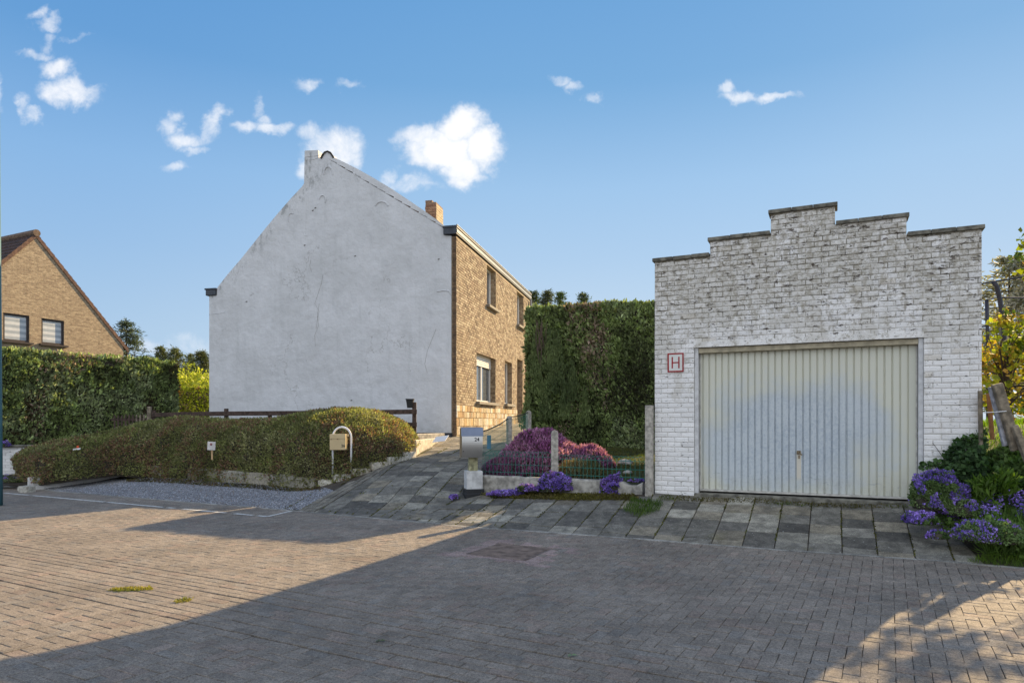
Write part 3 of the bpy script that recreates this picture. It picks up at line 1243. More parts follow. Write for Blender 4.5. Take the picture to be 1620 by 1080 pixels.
# timber frame
fr = MB()
fw = .058
AWP = mat_plain('aged_white_paint', (.60, .60, .60), .6, var=.15, vs=12)
for uu in (du0 + fw / 2 + .002, du1 - fw / 2 - .002):
    fr = MB()
    fr.box(gp(uu, .07, (GB + dz1) / 2), (fw, .10, dz1 - GB), G3, ch=.004)
    fr.build('frame', AWP, garage)
FRM = mat_plain('aged_cream_paint', (.52, .50, .45), .6, var=.2, vs=12)
fr = MB()
fr.box(gp((du0 + du1) / 2, .10, dz1 - .045), (du1 - du0 - .12, .13, .075), G3, ch=.004)
fr.build('lintel_board', mat_plain('aged_beige_board', (.42, .37, .26), .7, var=.25, vs=10), garage)


def mat_door():
    m, t, b = base_mat('chalky_cream_paint')
    p = pos(t)
    u = t.m('SUBTRACT', t.vm('DOT_PRODUCT', p, (g1[0], g1[1], 0)), float(np.dot(g1, GC)))
    z = t.add('ShaderNodeSeparateXYZ', {0: p}).outputs[2]
    n = t.noise(p, 1.6, 5, .6)
    nn = t.noise(p, 24, 5, .75)
    uc = (du0 + du1) / 2 - .12
    ex = t.m('DIVIDE', t.m('SUBTRACT', u, uc), 1.25)
    ez = t.m('DIVIDE', t.m('SUBTRACT', z, 1.38), .80)
    rr = t.m('SQRT', t.m('ADD', t.m('POWER', t.m('ABSOLUTE', ex), 2.6), t.m('POWER', t.m('ABSOLUTE', ez), 2.6)))
    rr = t.m('ADD', rr, t.m('MULTIPLY', t.m('SUBTRACT', n, .5), 1.9))
    rr = t.m('ADD', rr, t.m('MULTIPLY', t.m('SUBTRACT', nn, .5), .9))
    f = t.ss(rr, .45, 1.35, 1.0, 0.0)
    c = t.mix(t.m('MULTIPLY', f, .9), (.66, .655, .55), (.55, .60, .635))
    f2_ = t.ss(t.m('ADD', nn, t.m('MULTIPLY', n, .5)), .62, .95)
    c = t.mix(t.m('MULTIPLY', f2_, t.m('MULTIPLY', f, .9)), c, (.38, .44, .50))
    gb_ = t.m('MULTIPLY', t.ss(z, .55, .95, 1, 0), t.ss(t.noise(t.vm('MULTIPLY', p, (1, 1, .4)), 11, 5, .7), .45, .65))
    c = t.mix(t.m('MULTIPLY', gb_, .35), c, (.36, .34, .27))
    # run-off patch under the handle (kept cream by the hand's grease)
    du = t.m('ABSOLUTE', t.m('SUBTRACT', u, HU))
    k = t.m('MULTIPLY', t.ss(du, .030, .034, 1, 0), t.m('MULTIPLY', t.ss(z, HZ - .44, HZ - .34), t.ss(z, HZ, HZ + .02, 1, 0)))
    c = t.mix(t.m('MULTIPLY', k, .8), c, (.70, .63, .50))
    # scuffs near the foot
    s1 = t.m('MULTIPLY', t.ss(t.noise(t.vm('MULTIPLY', p, (1, 1, 3)), 9, 5, .7), .56, .70), t.m('MULTIPLY', t.ss(z, .66, .72), t.ss(z, .80, .90, 1, 0)))
    c = t.mix(t.m('MULTIPLY', s1, .55), c, (.20, .24, .27))
    t.l.new(c, b.inputs['Base Color'])
    b.inputs['Roughness'].default_value = .55
    bp = t.add('ShaderNodeBump', {'Strength': .15, 'Distance': .004, 'Height': t.noise(p, 18, 4)})
    t.l.new(bp.outputs[0], b.inputs['Normal'])
    return m


HU, HZ = gu(1263), gz(1263, 716)
pu0, pu1 = du0 + fw + .008, du1 - fw - .008
pz0, pz1 = gz(1105, 777), dz1 - .085
db = MB()
nr = 30
pitch = (pu1 - pu0 - .06) / nr
prof = []
u = pu0 + .03
prof.append((pu0, 0)); 
for k in range(nr):
    prof += [(u + pitch * .04, 0.0), (u + pitch * .10, .024), (u + pitch * .24, .024), (u + pitch * .32, 0.0)]
    u += pitch
prof.append((pu1, 0))
VD = .125
for (a, da), (b_, db_) in zip(prof[:-1], prof[1:]):
    if a == b_:
        continue
    db.poly([gp(a, VD + da, pz0 + .035), gp(b_, VD + db_, pz0 + .035), gp(b_, VD + db_, pz1), gp(a, VD + da, pz1)])
DOOR = mat_door()
door = thing('x', 'x', 'x')
bpy.data.objects.remove(door)
bot = MB(); 
do = db.build('door', DOOR, garage)
br_ = MB()
br_.box(gp((pu0 + pu1) / 2, VD + .002, pz0 + .017), (pu1 - pu0, .03, .032), G3, ch=.003)
br_.box(gp(pu0 + .008, VD - .004, (pz0 + pz1) / 2), (.016, .02, pz1 - pz0), G3)
br_.box(gp(pu1 - .008, VD - .004, (pz0 + pz1) / 2), (.016, .02, pz1 - pz0), G3)
br_.build('door_rail', FRM, do)
hb = MB()
hb.box(gp(HU, VD - .004, HZ), (.055, .012, .055), G3, ch=.003)
hb.tube([gp(HU, VD - .005, HZ), gp(HU, VD - .045, HZ)], .010)
hb.box(gp(HU + .012, VD - .05, HZ - .01), (.085, .014, .020), (tuple(Vector((g1[0], g1[1], -.7)).normalized()), (g2[0], g2[1], 0), tuple(Vector((g1[0] * .7, g1[1] * .7, 1)).normalized())), ch=.003)
hb.box(gp(HU + .005, VD - .004, HZ - .065), (.022, .010, .05), G3, ch=.003)
hb.build('handle', mat_plain('rusted_handle', (.25, .19, .12), .6, metal=.3, var=.5, vs=40), do)
thr = MB()
thr.box(gp((du0 + du1) / 2, .11, GB + .045), (du1 - du0, .24, .34), G3, ch=.01)
thr.build('threshold', CONC_D, garage)

# hydrant sign on the garage
hs = thing('hydrant_sign', 'small white square sign with red border and red letter H on the garage wall', 'sign', gp(gu(1069), -.03, gz(1069, 573)))
hc_u, hc_z = gu(1069.3), gz(1069.3, 573.5)
hw, hh_ = gu(1082) - gu(1056.5), gz(1069, 558.5) - gz(1069, 588.5)
b = MB(); b.box(gp(hc_u, -.020, hc_z), (hw, .006, hh_), G3, ch=.001)
pl = b.build('panel', mat_plain('sign_white', (.72, .72, .68), .5, var=.05), hs)
b = MB()
bw = .021
for s_ in (-1, 1):
    b.box(gp(hc_u + s_ * (hw / 2 - bw / 2), -.0245, hc_z), (bw, .004, hh_), G3)
    b.box(gp(hc_u, -.0245, hc_z + s_ * (hh_ / 2 - bw / 2)), (hw - 2 * bw, .004, bw), G3)
b.build('border', RED, hs)
b = MB()
for s_ in (-1, 1):
    b.box(gp(hc_u + s_ * hw * .205, -.0245, hc_z), (.020, .004, hh_ * .60), G3)
b.box(gp(hc_u, -.0245, hc_z), (hw * .41 - .02, .004, .018), G3)
b.build('letter', RED, hs)

# ------------------------------------------------------------------ white gable house
hn = -f2      # gable outward normal (towards camera)
fnrm = f1     # facade outward normal
D0 = HC[1]
house = thing('gabled_house', 'tall house with blank white plastered gable and sunlit tan brick front', 'house', (HC[0], HC[1], 1.2))


def gt(px):
    r = (px - 810) / 1080
    return (HC[0] - r * HC[1]) / (f1[0] - r * f1[1])      # distance leftwards along -f1


def gab(px, py, off=0.0):
    t_ = gt(px)
    q = HC - f1 * t_ + hn * off
    return (q[0], q[1], zat(py, HC[1] - f1[1] * t_))


outline = [(714, 700), (714, 373), (703, 372), (701.5, 356), (690, 347), (672, 334), (650, 319), (620, 299), (590, 281), (565, 267), (545, 257), (528, 249),
           (525, 244.5), (520, 241.5), (515, 242.5), (511, 247), (504, 250), (503, 237.5), (482, 238.5), (481, 290), (478, 295), (460, 314), (440, 337), (420, 361), (400, 386),
           (380, 411), (360, 434), (343, 456), (343, 467), (331, 468), (331, 700)]
gb = MB()
gb.prism([gab(x, y) for x, y in outline], (hn[0], hn[1], 0), .30)
gable = gb.build('gable_wall', PLASTER, house)
# relief arcs over the tie bars, a ledge and small scars


def arc_relief(px, py, rx, ry, a0=10, a1=170, r=.02):
    mb = MB()
    pts = []
    for k in range(13):
        a = R(a0 + (a1 - a0) * k / 12)
        pts.append(gab(px + rx * math.cos(a), py - ry * math.sin(a), .004))
    mb.tube(pts, r, 5, (.8, .8, .8))
    mb.build('relief', PLASTER, house)


arc_relief(519.5, 276, 7, 12, 0, 180)
arc_relief(604, 327, 10, 8, 10, 165)
arc_relief(510.5, 316, 5, 7, -40, 170)
arc_relief(461.5, 347, 5.5, 10, 60, 200, .014)
arc_relief(484, 365, 4, 8, 190, 290, .010)
ab = MB()
ab.tube([gab(692, 461, .004), gab(701, 459.5, .005), gab(711, 460.5, .006), gab(713, 466, .005)], .016, 5)
ab.build('relief', PLASTER, house)
ab = MB()
ab.tube([gab(331, 497, .002), gab(345, 496, .002), gab(356, 494, .002)], .007, 4)
ab.build('relief', PLASTER, house)
CRK = mat_plain('crack_dirt', (.30, .29, .27), .95)
for seq in ([(511, 434), (508, 450), (503, 465), (498, 480), (505, 492), (502, 506), (500, 520)], [(482, 249), (490, 248), (500, 247), (507, 245)], [(484, 254), (496, 253), (504, 250)],
            [(505, 480), (502, 498), (504, 515), (498, 530), (499, 548)], [(690, 520), (684, 535), (676, 555), (672, 575), (676, 590)], [(395, 468), (402, 464), (398, 462)],
            [(492, 410), (490, 420), (493, 430)], [(480, 468), (482, 476)], [(448, 441), (452, 443)]):
    cr = MB()
    cr.tube([gab(x, y, .001) for x, y in seq], .0045, 4)
    cr.build('crack', CRK, house)
# old iron hook marks
RUST = mat_plain('rusted_iron', (.13, .12, .11), .9)
for (x, y) in ((482, 388), (562, 405), (694, 410), (390, 477), (556, 633), (499, 329), (495, 333)):
    q = gab(x, y, .004)
    hk = MB()
    hk.box(q, (.055, .02, .024), ((f1[0], f1[1], .25), (f2[0], f2[1], 0), (-.2, 0, 1)), ch=.006)
    hk.build('anchor', RUST, house)

# roof: two slopes following the gable, clay tiles with verge and ridge
HL = 10.2
tcol = [(.10, .06, .04), (.08, .055, .04), (.13, .075, .05), (.06, .05, .042)]


def slope(name, pA, pB, parent, w0=.0, w1=HL, lift=.03, over=.03):
    mb = MB()
    A_ = Vector(gab(*pA)); B_ = Vector(gab(*pB))
    L = (B_ - A_).length
    d = (B_ - A_).normalized()
    dep = Vector((f2[0], f2[1], 0))
    n = d.cross(dep)
    if n.z < 0:
        n = -n
    rows = int(L / .28)
    for i in range(rows):
        a = A_ + d * (L * i / rows)
        b_ = A_ + d * (L * (i + 1.12) / rows)
        hi, lo = (a, b_) if a.z > b_.z else (b_, a)
        ntile = 34
        for k in range(ntile):
            s0 = -over + (w1 + over) * k / ntile; s1 = -over + (w1 + over) * (k + 1) / ntile
            c = random.choice(tcol)
            j = random.uniform(0, .012)
            pts = []
            for q in range(5):
                s = s0 + (s1 - s0) * q / 4
                bulge = .028 * math.sin(q / 4 * math.pi)
                pts.append((s, bulge))
            for q in range(4):
                (sa, ba), (sb, bb) = pts[q], pts[q + 1]
                mb.poly([hi + dep * sa + n * (lift + ba), lo + dep * sa + n * (lift + .03 + j + ba), lo + dep * sb + n * (lift + .03 + j + bb), hi + dep * sb + n * (lift + bb)], c)
            mb.poly([lo + dep * s0 + n * (lift - .01), lo + dep * s1 + n * (lift - .01), lo + dep * s1 + n * (lift + .03 + j), lo + dep * (s0 + s1) / 2 + n * (lift + .058 + j), lo + dep * s0 + n * (lift + .03 + j)], c)
            if k == 0:
                mb.poly([hi + dep * s0 + n * -.02, lo + dep * s0 + n * -.02, lo + dep * s0 + n * (lift + .03 + j), hi + dep * s0 + n * lift], c)
    return mb.build(name, TILE, parent)


roof = slope('roof', (519, 250), (701, 359), house, lift=-.02, over=.0)
slope('roof', (515, 250), (343, 459), house, lift=-.03, over=-.31)
rg = MB()
top = Vector(gab(517.5, 247)); dep = Vector((f2[0], f2[1], 0))
for k in range(26):
    s = .10 + k * .39
    rg.tube([top + dep * s - Vector((0, 0, .03)), top + dep * (s + .40) - Vector((0, 0, .03))], [.125, .14], 12, random.choice(tcol))
cap_ = [Vector(gab(x_, y_, .012)) for x_, y_ in ((508, 251), (510.5, 246), (514, 241.5), (518.5, 240), (523, 242), (526, 246.5), (528, 249.5))]
rg.tube(cap_, .028, 6, (.05, .045, .04))
rg.build('ridge', TILE, house)
# chimneys
ch = MB()


def hp(w, t_, z):
    """w along facade (depth), t leftwards from facade plane"""
    q = HC + f2 * w - f1 * t_
    return (q[0], q[1], z)


F3 = ((f1[0], f1[1], 0), (f2[0], f2[1], 0), (0, 0, 1))
t0, t1 = gt(503), gt(482)
ztop = gab(492, 238)[2]
BR_OR = lambda: random.choice([(.30, .14, .06), (.26, .11, .05), (.34, .19, .09), (.20, .10, .06)])
ch.box(hp(.3 + .30, (t0 + t1) / 2, ztop - .60), (t1 - t0 - .01, .58, 1.19), F3, (.25, .13, .07))
lay_bricks(ch, HC + f2 * .305 - f1 * (t0 + .003), f2, f1, lambda z: [(0.0, .57)], ztop - 1.1, ztop - .01, colf=BR_OR, depth=.01)
ch.build('chimney', ABRICK, house)
ch = MB()
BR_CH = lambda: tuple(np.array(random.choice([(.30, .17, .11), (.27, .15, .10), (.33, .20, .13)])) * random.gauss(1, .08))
# second stack stands behind the gable on the front slope
Yc = HC[1] + 1.0
rc0, rc1, rc2 = (673 - 810) / 1080, (689.5 - 810) / 1080, (697.5 - 810) / 1080
c_w = .75


def stk(px, w):
    r = (px - 810) / 1080
    o_ = HC + f2 * w
    return (o_[0] - r * o_[1]) / (f1[0] - r * f1[1])


ta, tb = stk(690, c_w), stk(672.5, c_w)
Yw = HC[1] + c_w * f2[1]
zt = zat(317, Yw + .1)
ch.box(hp(c_w + .31, (ta + tb) / 2, zt - 1.2), (tb - ta - .02, .60, 2.36), F3, (.24, .16, .11))
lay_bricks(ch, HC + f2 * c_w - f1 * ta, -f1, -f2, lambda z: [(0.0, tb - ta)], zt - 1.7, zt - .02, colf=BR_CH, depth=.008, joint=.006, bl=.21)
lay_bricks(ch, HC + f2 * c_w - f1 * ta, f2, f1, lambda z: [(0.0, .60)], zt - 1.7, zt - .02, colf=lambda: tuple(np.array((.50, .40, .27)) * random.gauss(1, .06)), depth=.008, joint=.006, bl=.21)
ch.box(hp(c_w + .3, (tb - .10), zt + .015), (.20, .56, .06), F3, (.22, .15, .11))
ch.build('chimney', ABRICK, house)

# facade skin in tan brick, slightly proud of the plaster
FP = .02
FO = HC + f2 * .0
zeave = zat(372, D0) - .03


def fw_(px, off=0.0):
    r = (px - 810) / 1080
    o_ = FO + f1 * off
    return (r * o_[1] - o_[0]) / (f2[0] - r * f2[1])


def fz(px, py):
    return zat(py, D0 + f2[1] * fw_(px))


wins = {
    'upper_a': (fw_(765), fw_(779.5), fz(765, 481.5), fz(765, 418)),
    'upper_b': (fw_(813.5), fw_(824), fz(813.5, 513), fz(813.5, 460)),
    'low_a': (fw_(748.5), fw_(779), fz(748.5, 634.5), fz(748.5, 556)),
    'low_b': (fw_(794), fw_(805.5), fz(794, 638.5), fz(794, 570)),
    'door': (fw_(813.7), fw_(822.5), fz(813.7, 668.5), fz(813.7, 567)),
    'low_c': (fw_(826.5), fw_(831.5), fz(826.5, 608), fz(826.5, 578)),
}
holes = list(wins.values())
ZST = zat(640, D0)


def f_int(z):
    iv = [(-.0, HL)]
    for a, b_, c, d in holes:
        if c < z < d:
            nv = []
            for p_, q_ in iv:
                if a <= p_ and b_ >= q_:
                    continue
                if b_ <= p_ or a >= q_:
                    nv.append((p_, q_))
                    continue
                if a > p_:
                    nv.append((p_, a))
                if b_ < q_:
                    nv.append((b_, q_))
            iv = nv
    return iv


fb_ = MB()
us = sorted({0.02, HL} | {h_[0] for h_ in holes} | {h_[1] for h_ in holes})
zs = sorted({.9, zeave, ZST} | {h_[2] for h_ in holes} | {h_[3] for h_ in holes})
wall_panel(fb_, FO + f1 * .10, f2, f1, us, zs, lambda u, z: not any(a < u < b_ and c < z < d for a, b_, c, d in holes), .35, (.30, .235, .155))
# bricks drawn along -> lay_bricks origin at the outer plane
TAN = [(.32, .255, .18), (.28, .215, .145), (.38, .315, .225), (.24, .175, .12), (.30, .235, .16), (.18, .13, .09)]
tancol = lambda: tuple(np.array(random.choice(TAN)) * random.gauss(1, .09))
lay_bricks(fb_, FO + f1 * .10, f2, f1, f_int, ZST + .004, zeave, bl=.195, bh=.062, joint=.011, depth=.010, jit=.004, colf=tancol)
# brick reveals on the far side of each opening and the return at the corner
for a, b_, c, d in holes:
    lay_bricks(fb_, FO + f2 * (b_ - .001) + f1 * .10, -f1, -f2, lambda z: [(0.005, .22)], c + .01, d - .005, bl=.10, bh=.062, joint=.011, depth=.004, jit=.002, colf=tancol)
lay_bricks(fb_, FO + f1 * .10, -f1, -f2, lambda z: [(-.0, .108)], 1.0, zeave, bl=.10, bh=.062, joint=.011, depth=.006, jit=.003, colf=lambda: tuple(np.array(random.choice([(.16, .10, .06), (.13, .085, .055), (.19, .12, .07)])) * random.gauss(1, .1)))  # return bricks coloured darker, standing in for the shade on that side
fac = fb_.build('front_wall', ABRICK, house)
st = MB()
STC = [(.42, .34, .21), (.42, .29, .14), (.48, .42, .32), (.36, .28, .18), (.55, .50, .42), (.32, .21, .11), (.44, .36, .24)]
lay_bricks(st, FO + f1 * .104, f2, f1, f_int, 1.0, ZST - .01, bl=.2, bh=.15, joint=.014, depth=.014, jit=.006, varlen=((.10, .26), (.13, .24)),
           colf=lambda: tuple(np.array(random.choice(STC)) * random.gauss(1, .10)))
st.build('stone_plinth', STONE, house)
# rest of the body: back and far walls
bd = MB()
tl = gt(331)
bd.prism([hp(HL - .30, .26, .9), hp(HL - .30, .26, zeave), hp(HL - .3, gt(517), gab(517, 250)[2] - .1), hp(HL - .3, tl, zat(468, HC[1] - f1[1] * tl)), hp(HL - .3, tl, .9)], (-f2[0], -f2[1], 0), .28)
q = hp(HL / 2, tl - .15, 0)
zl = zat(468, HC[1] - f1[1] * tl)
bd.box(hp(HL / 2, tl - .15, (.9 + zl) / 2 - .02), (.28, HL - .66, zl - .95), F3)
bd.build('rear_wall', PLASTER, house)
# openings: frames, glass, sills
WHF = mat_plain('white_window_frame', (.72, .72, .70), .4, var=.05)
for nm, (a, b_, c, d) in wins.items():
    if nm == 'door':
        dd = MB()
        dd.box(hp((a + b_) / 2, .11, (c + d) / 2), (.05, b_ - a - .004, d - c - .004), F3)
        do_ = dd.build('door', mat_plain('brown_door', (.10, .06, .035), .6), house)
        k_ = MB(); k_.tube([hp(a + .12, .085, c + 1.0), hp(a + .12, .03, c + 1.0), hp(a + .2, .03, c + 1.0)], .012)
        k_.build('handle', STEEL, do_)
        continue
    win = MB()
    fwid = .06
    for s0, s1, z0, z1 in ((a + .004, a + fwid, c, d), (b_ - fwid, b_ - .004, c, d), (a + fwid, b_ - fwid, c, c + fwid), (a + fwid, b_ - fwid, d - fwid, d)):
        win.box(hp((s0 + s1) / 2, .10, (z0 + z1) / 2), (.06, s1 - s0, z1 - z0), F3, ch=.004)
    if b_ - a > 1.0:
        win.box(hp((a + b_) / 2, .10, (c + d) / 2), (.07, .08, d - c - 2 * fwid), F3)
    wo = win.build('window', WHF, house)
    gl = MB(); gl.box(hp((a + b_) / 2, .115, (c + d) / 2), (.01, b_ - a - fwid, d - c - fwid), F3)
    gl.build('pane', GLASS, wo)
    if nm == 'low_a':
        cu = MB()
        nf = 40
        for side_ in ((a + .08, a + (b_ - a) * .40), (a + (b_ - a) * .58, b_ - .08)):
            for k in range(nf):
                s0 = side_[0] + (side_[1] - side_[0]) * k / nf; s1 = side_[0] + (side_[1] - side_[0]) * (k + 1) / nf
                cu.poly([hp(s0, .15 + .015 * math.sin(k * 1.7), c + .07), hp(s1, .15 + .015 * math.sin((k + 1) * 1.7), c + .07), hp(s1, .15 + .015 * math.sin((k + 1) * 1.7), d - .2), hp(s0, .15 + .015 * math.sin(k * 1.7), d - .2)])
        shb = MB()
        for k in range(7):
            shb.box(hp((a + b_) / 2, .055, d - .03 - k * .052), (.014, b_ - a - .02, .047), F3, ch=.004)
        shb.build('shutter', WHF, wo)
    si = MB()
    si.box(hp((a + b_) / 2, .05 - .125, c - .045), (.30, b_ - a + .16, .088), F3, ch=.008)
    si.build('sill', SILL, wo)
# gutters
gu_ = MB()
zg0, zg1 = zat(372, D0), zat(357.5, D0)
gx0 = .065
gu_.box(hp(HL / 2 - .03, .12 - gx0, (zg0 + zg1) / 2 - .02), (.37, HL + .10, zg1 - zg0 - .07), F3, ch=.01)
gu_.box(hp(HL / 2 - .03, .12 - gx0, zg1 - .035), (.41, HL + .13, .065), F3, ch=.01)
gut = gu_.build('gutter', ZINC, house)
lp = MB()
q0 = Vector(hp(-.10, .12 - gx0 - .205, zg1 + .004)); q1 = Vector(hp(HL + .02, .12 - gx0 - .205, zg1 + .004))
lp.tube([q0, q1], .014, 8)
q0 = Vector(hp(-.02, .12 - gx0 - .192, zg1 - .14)); q1 = Vector(hp(HL + .02, .12 - gx0 - .192, zg1 - .14))
lp.box((q0 + q1) / 2, (.012, HL + .1, .09), F3)
lp.build('gutter_lip', ZINC_SKY, gut)
gl_ = MB()
t_ = gt(334.5)
gl_.box(hp(HL / 2, t_, zat(462.5, HC[1] - f1[1] * t_)), (gt(327.5) - gt(343), HL + .1, .19), F3, ch=.01)
gl_.box(hp(HL / 2, t_, zat(457.5, HC[1] - f1[1] * t_)), (gt(326) - gt(344), HL + .14, .045), F3, ch=.008)
gl_.build('gutter', ZINC, house)
dp = MB()
dp.tube([hp(HL - .25, -.18, zeave), hp(HL - .25, -.18, 1.6)], .045, 10)
dp.build('downpipe', mat_plain('grey_pipe', (.30, .31, .33), .5), house)
lm = MB()
lm.tube([hp(fw_(824), -.10, 3.5), hp(fw_(824), -.34, 3.55)], .02, 8)
lm.box(hp(fw_(824), -.38, 3.47), (.16, .16, .2), F3, ch=.03)
lm.build('lamp', mat_plain('lamp_white', (.6, .58, .5), .4), house)

# ------------------------------------------------------------------ left brick house
LZ = 30.0
LC = np.array([(195 - 810) / 1080 * LZ, LZ])
l1 = np.array([-.447, -.894])      # along the gable, towards the camera and left
l2 = np.array([-.894, .447])       # along the ridge, away
ln = -l2
lh = thing('brick_house', 'tan brick house end with dark tiled roof and two blinds covered windows behind hedge', 'house', (LC[0], LC[1], 1.2))


def ls(px, off=0.0):
    r = (px - 810) / 1080
    o_ = LC - l2 * off
    return (r * o_[1] - o_[0]) / (l1[0] - r * l1[1])


def lp3(s, v, z):
    q = LC + l1 * s + l2 * v
    return (q[0], q[1], z)


def lz(px, py):
    return zat(py, LC[1] + l1[1] * ls(px))


s_ap = ls(57); z_ap = lz(57, 372)
z_ev = lz(195, 545)
wd = 2 * s_ap
LB = mat_brick_tex('tan_brick_far', (l1[0], l1[1]), (.39, .305, .205), (.27, .20, .135), (.36, .30, .22))
lw = MB()
wl_ = [(ls(46.5), ls(5), lz(5, 538), lz(5, 494)), (ls(101.5), ls(65.5), lz(65.5, 543), lz(65.5, 503))]
z_b = .8
# wall pieces around the window openings (grid below the eaves line, then the sloping top)
us = sorted({0.0, wd} | {w_[0] for w_ in wl_} | {w_[1] for w_ in wl_})
zlo = min(w_[2] for w_ in wl_)
zhi = max(w_[3] for w_ in wl_)
zs = sorted({z_b, z_ev} | {w_[2] for w_ in wl_} | {w_[3] for w_ in wl_})


def lroof(s):
    return z_ev + (z_ap - z_ev) * (1 - abs(s - s_ap) / s_ap)


def lsol(s, z):
    return not any(a < s < b_ and c < z < d for a, b_, c, d in wl_)


# windows sit above the eaves line, so build the skin column by column
cuts = sorted(set(us) | {s_ap})
th_ = .12
for a, b_ in zip(cuts[:-1], cuts[1:]):
    mid = (a + b_) / 2
    hole = [w_ for w_ in wl_ if w_[0] < mid < w_[1]]
    if hole:
        c, d = hole[0][2], hole[0][3]
        lw.poly([lp3(a, 0, z_b), lp3(b_, 0, z_b), lp3(b_, 0, c), lp3(a, 0, c)])
        lw.poly([lp3(a, 0, d), lp3(b_, 0, d), lp3(b_, 0, lroof(b_)), lp3(a, 0, lroof(a))])
        lw.poly([lp3(a, 0, d), lp3(b_, 0, d), lp3(b_, th_, d), lp3(a, th_, d)])
        lw.poly([lp3(a, 0, c), lp3(b_, 0, c), lp3(b_, th_, c), lp3(a, th_, c)])
        lw.poly([lp3(a, 0, c), lp3(a, 0, d), lp3(a, th_, d), lp3(a, th_, c)])
        lw.poly([lp3(b_, 0, c), lp3(b_, 0, d), lp3(b_, th_, d), lp3(b_, th_, c)])
    else:
        lw.poly([lp3(a, 0, z_b), lp3(b_, 0, z_b), lp3(b_, 0, lroof(b_)), lp3(a, 0, lroof(a))])
lw.poly([lp3(0, .01, z_b), lp3(0, 9, z_b), lp3(0, 9, z_ev), lp3(0, .01, z_ev)])
lw.poly([lp3(wd, .01, z_b), lp3(wd, 9, z_b), lp3(wd, 9, z_ev), lp3(wd, .01, z_ev)])
lw.poly([lp3(0, 9, z_b), lp3(wd, 9, z_b), lp3(wd, 9, z_ev), lp3(s_ap, 9, z_ap), lp3(0, 9, z_ev)])
lw.build('wall', LB, lh)
L3 = ((l1[0], l1[1], 0), (l2[0], l2[1], 0), (0, 0, 1))
BLF = mat_plain('dark_window_frame', (.045, .035, .035), .5)
for a, b_, c, d in wl_:
    w_ = MB()
    for s0, s1, z0, z1 in ((a, a + .07, c, d), (b_ - .07, b_, c, d), (a + .07, b_ - .07, c, c + .07), (a + .07, b_ - .07, d - .07, d)):
        w_.box(lp3((s0 + s1) / 2, .07, (z0 + z1) / 2), (s1 - s0, .06, z1 - z0), L3)
    wo = w_.build('window', BLF, lh)
    bl_ = MB()
    nb = 8
    for k in range(nb):
        z0 = c + .07 + (d - c - .14) * k / nb; z1 = c + .07 + (d - c - .14) * (k + 1) / nb
        kk = (1, 1, 1) if k % 2 else (.62, .66, .70)
        bl_.poly([lp3(a + .07, .085, z0), lp3(b_ - .07, .085, z0), lp3(b_ - .07, .085, z1), lp3(a + .07, .085, z1)], kk)
    bl_.build('blind', mat_plain('white_blind', (.60, .63, .66), .35, attr=True, var=.06), wo)
    s_ = MB(); s_.box(lp3((a + b_) / 2, -.03, c - .04), (b_ - a + .2, .2, .07), L3)
    s_.build('sill', BLF, wo)
rfm = MB()
ovr = .035
DT = [(.055, .032, .028), (.045, .03, .028), (.07, .04, .032)]
for sgn in (-1, 1):
    e0 = s_ap + sgn * (s_ap + .22); ze = z_ev - .22 * (z_ap - z_ev) / s_ap
    n_r = 22
    for i in range(n_r):
        f0, f1_ = i / n_r, (i + 1) / n_r
        sa, sb = s_ap + (e0 - s_ap) * f0, s_ap + (e0 - s_ap) * f1_
        za, zb = z_ap + .06 + (ze - z_ap) * f0, z_ap + .06 + (ze - z_ap) * f1_
        nt = 30
        for k in range(nt):
            v0, v1 = -ovr + (9.4) * k / nt, -ovr + 9.4 * (k + 1) / nt
            c = random.choice(DT)
            rfm.poly([lp3(sa, v0, za + .0), lp3(sa, v1, za), lp3(sb, v1, zb + .05), lp3(sb, (v0 + v1) / 2, zb + .075), lp3(sb, v0, zb + .05)], c)
            rfm.poly([lp3(sb, v0, zb), lp3(sb, v1, zb), lp3(sb, v1, zb + .05), lp3(sb, (v0 + v1) / 2, zb + .075), lp3(sb, v0, zb + .05)], c)
        # verge
        vc = random.choice([(.15, .085, .06), (.12, .07, .055)])
        rfm.poly([lp3(sa, -ovr, za - .16), lp3(sb, -ovr, zb - .16), lp3(sb, -ovr, zb + .05), lp3(sa, -ovr, za + .02)], vc)
    rfm.poly([lp3(s_ap, -ovr, z_ap - .10), lp3(e0, -ovr, ze - .10), lp3(e0, 0, ze - .10), lp3(s_ap, 0, z_ap - .10)], (.10, .06, .05))
rfm.tube([lp3(s_ap, -ovr - .03, z_ap + .08), lp3(s_ap, 9.2, z_ap + .08)], .14, 10, (.16, .11, .08))
rfm.build('roof', TILE, lh)


# ------------------------------------------------------------------ foliage tools
def tri_sample(V, F, n):
    V = np.asarray(V, float); F = np.asarray(F)
    if F.shape[1] == 4:
        F = np.vstack([F[:, [0, 1, 2]], F[:, [0, 2, 3]]])
    a, b_, c = V[F[:, 0]], V[F[:, 1]], V[F[:, 2]]
    N = np.cross(b_ - a, c - a)
    A_ = np.linalg.norm(N, axis=1)
    N = N / (A_[:, None] + 1e-9)
    idx = rng.choice(len(F), n, p=A_ / A_.sum())
    r1 = np.sqrt(rng.random(n))[:, None]; r2 = rng.random(n)[:, None]
    Pp = a[idx] * (1 - r1) + b_[idx] * r1 * (1 - r2) + c[idx] * r1 * r2
    return Pp, N[idx]


def unit(v):
    return v / (np.linalg.norm(v, axis=1, keepdims=True) + 1e-9)


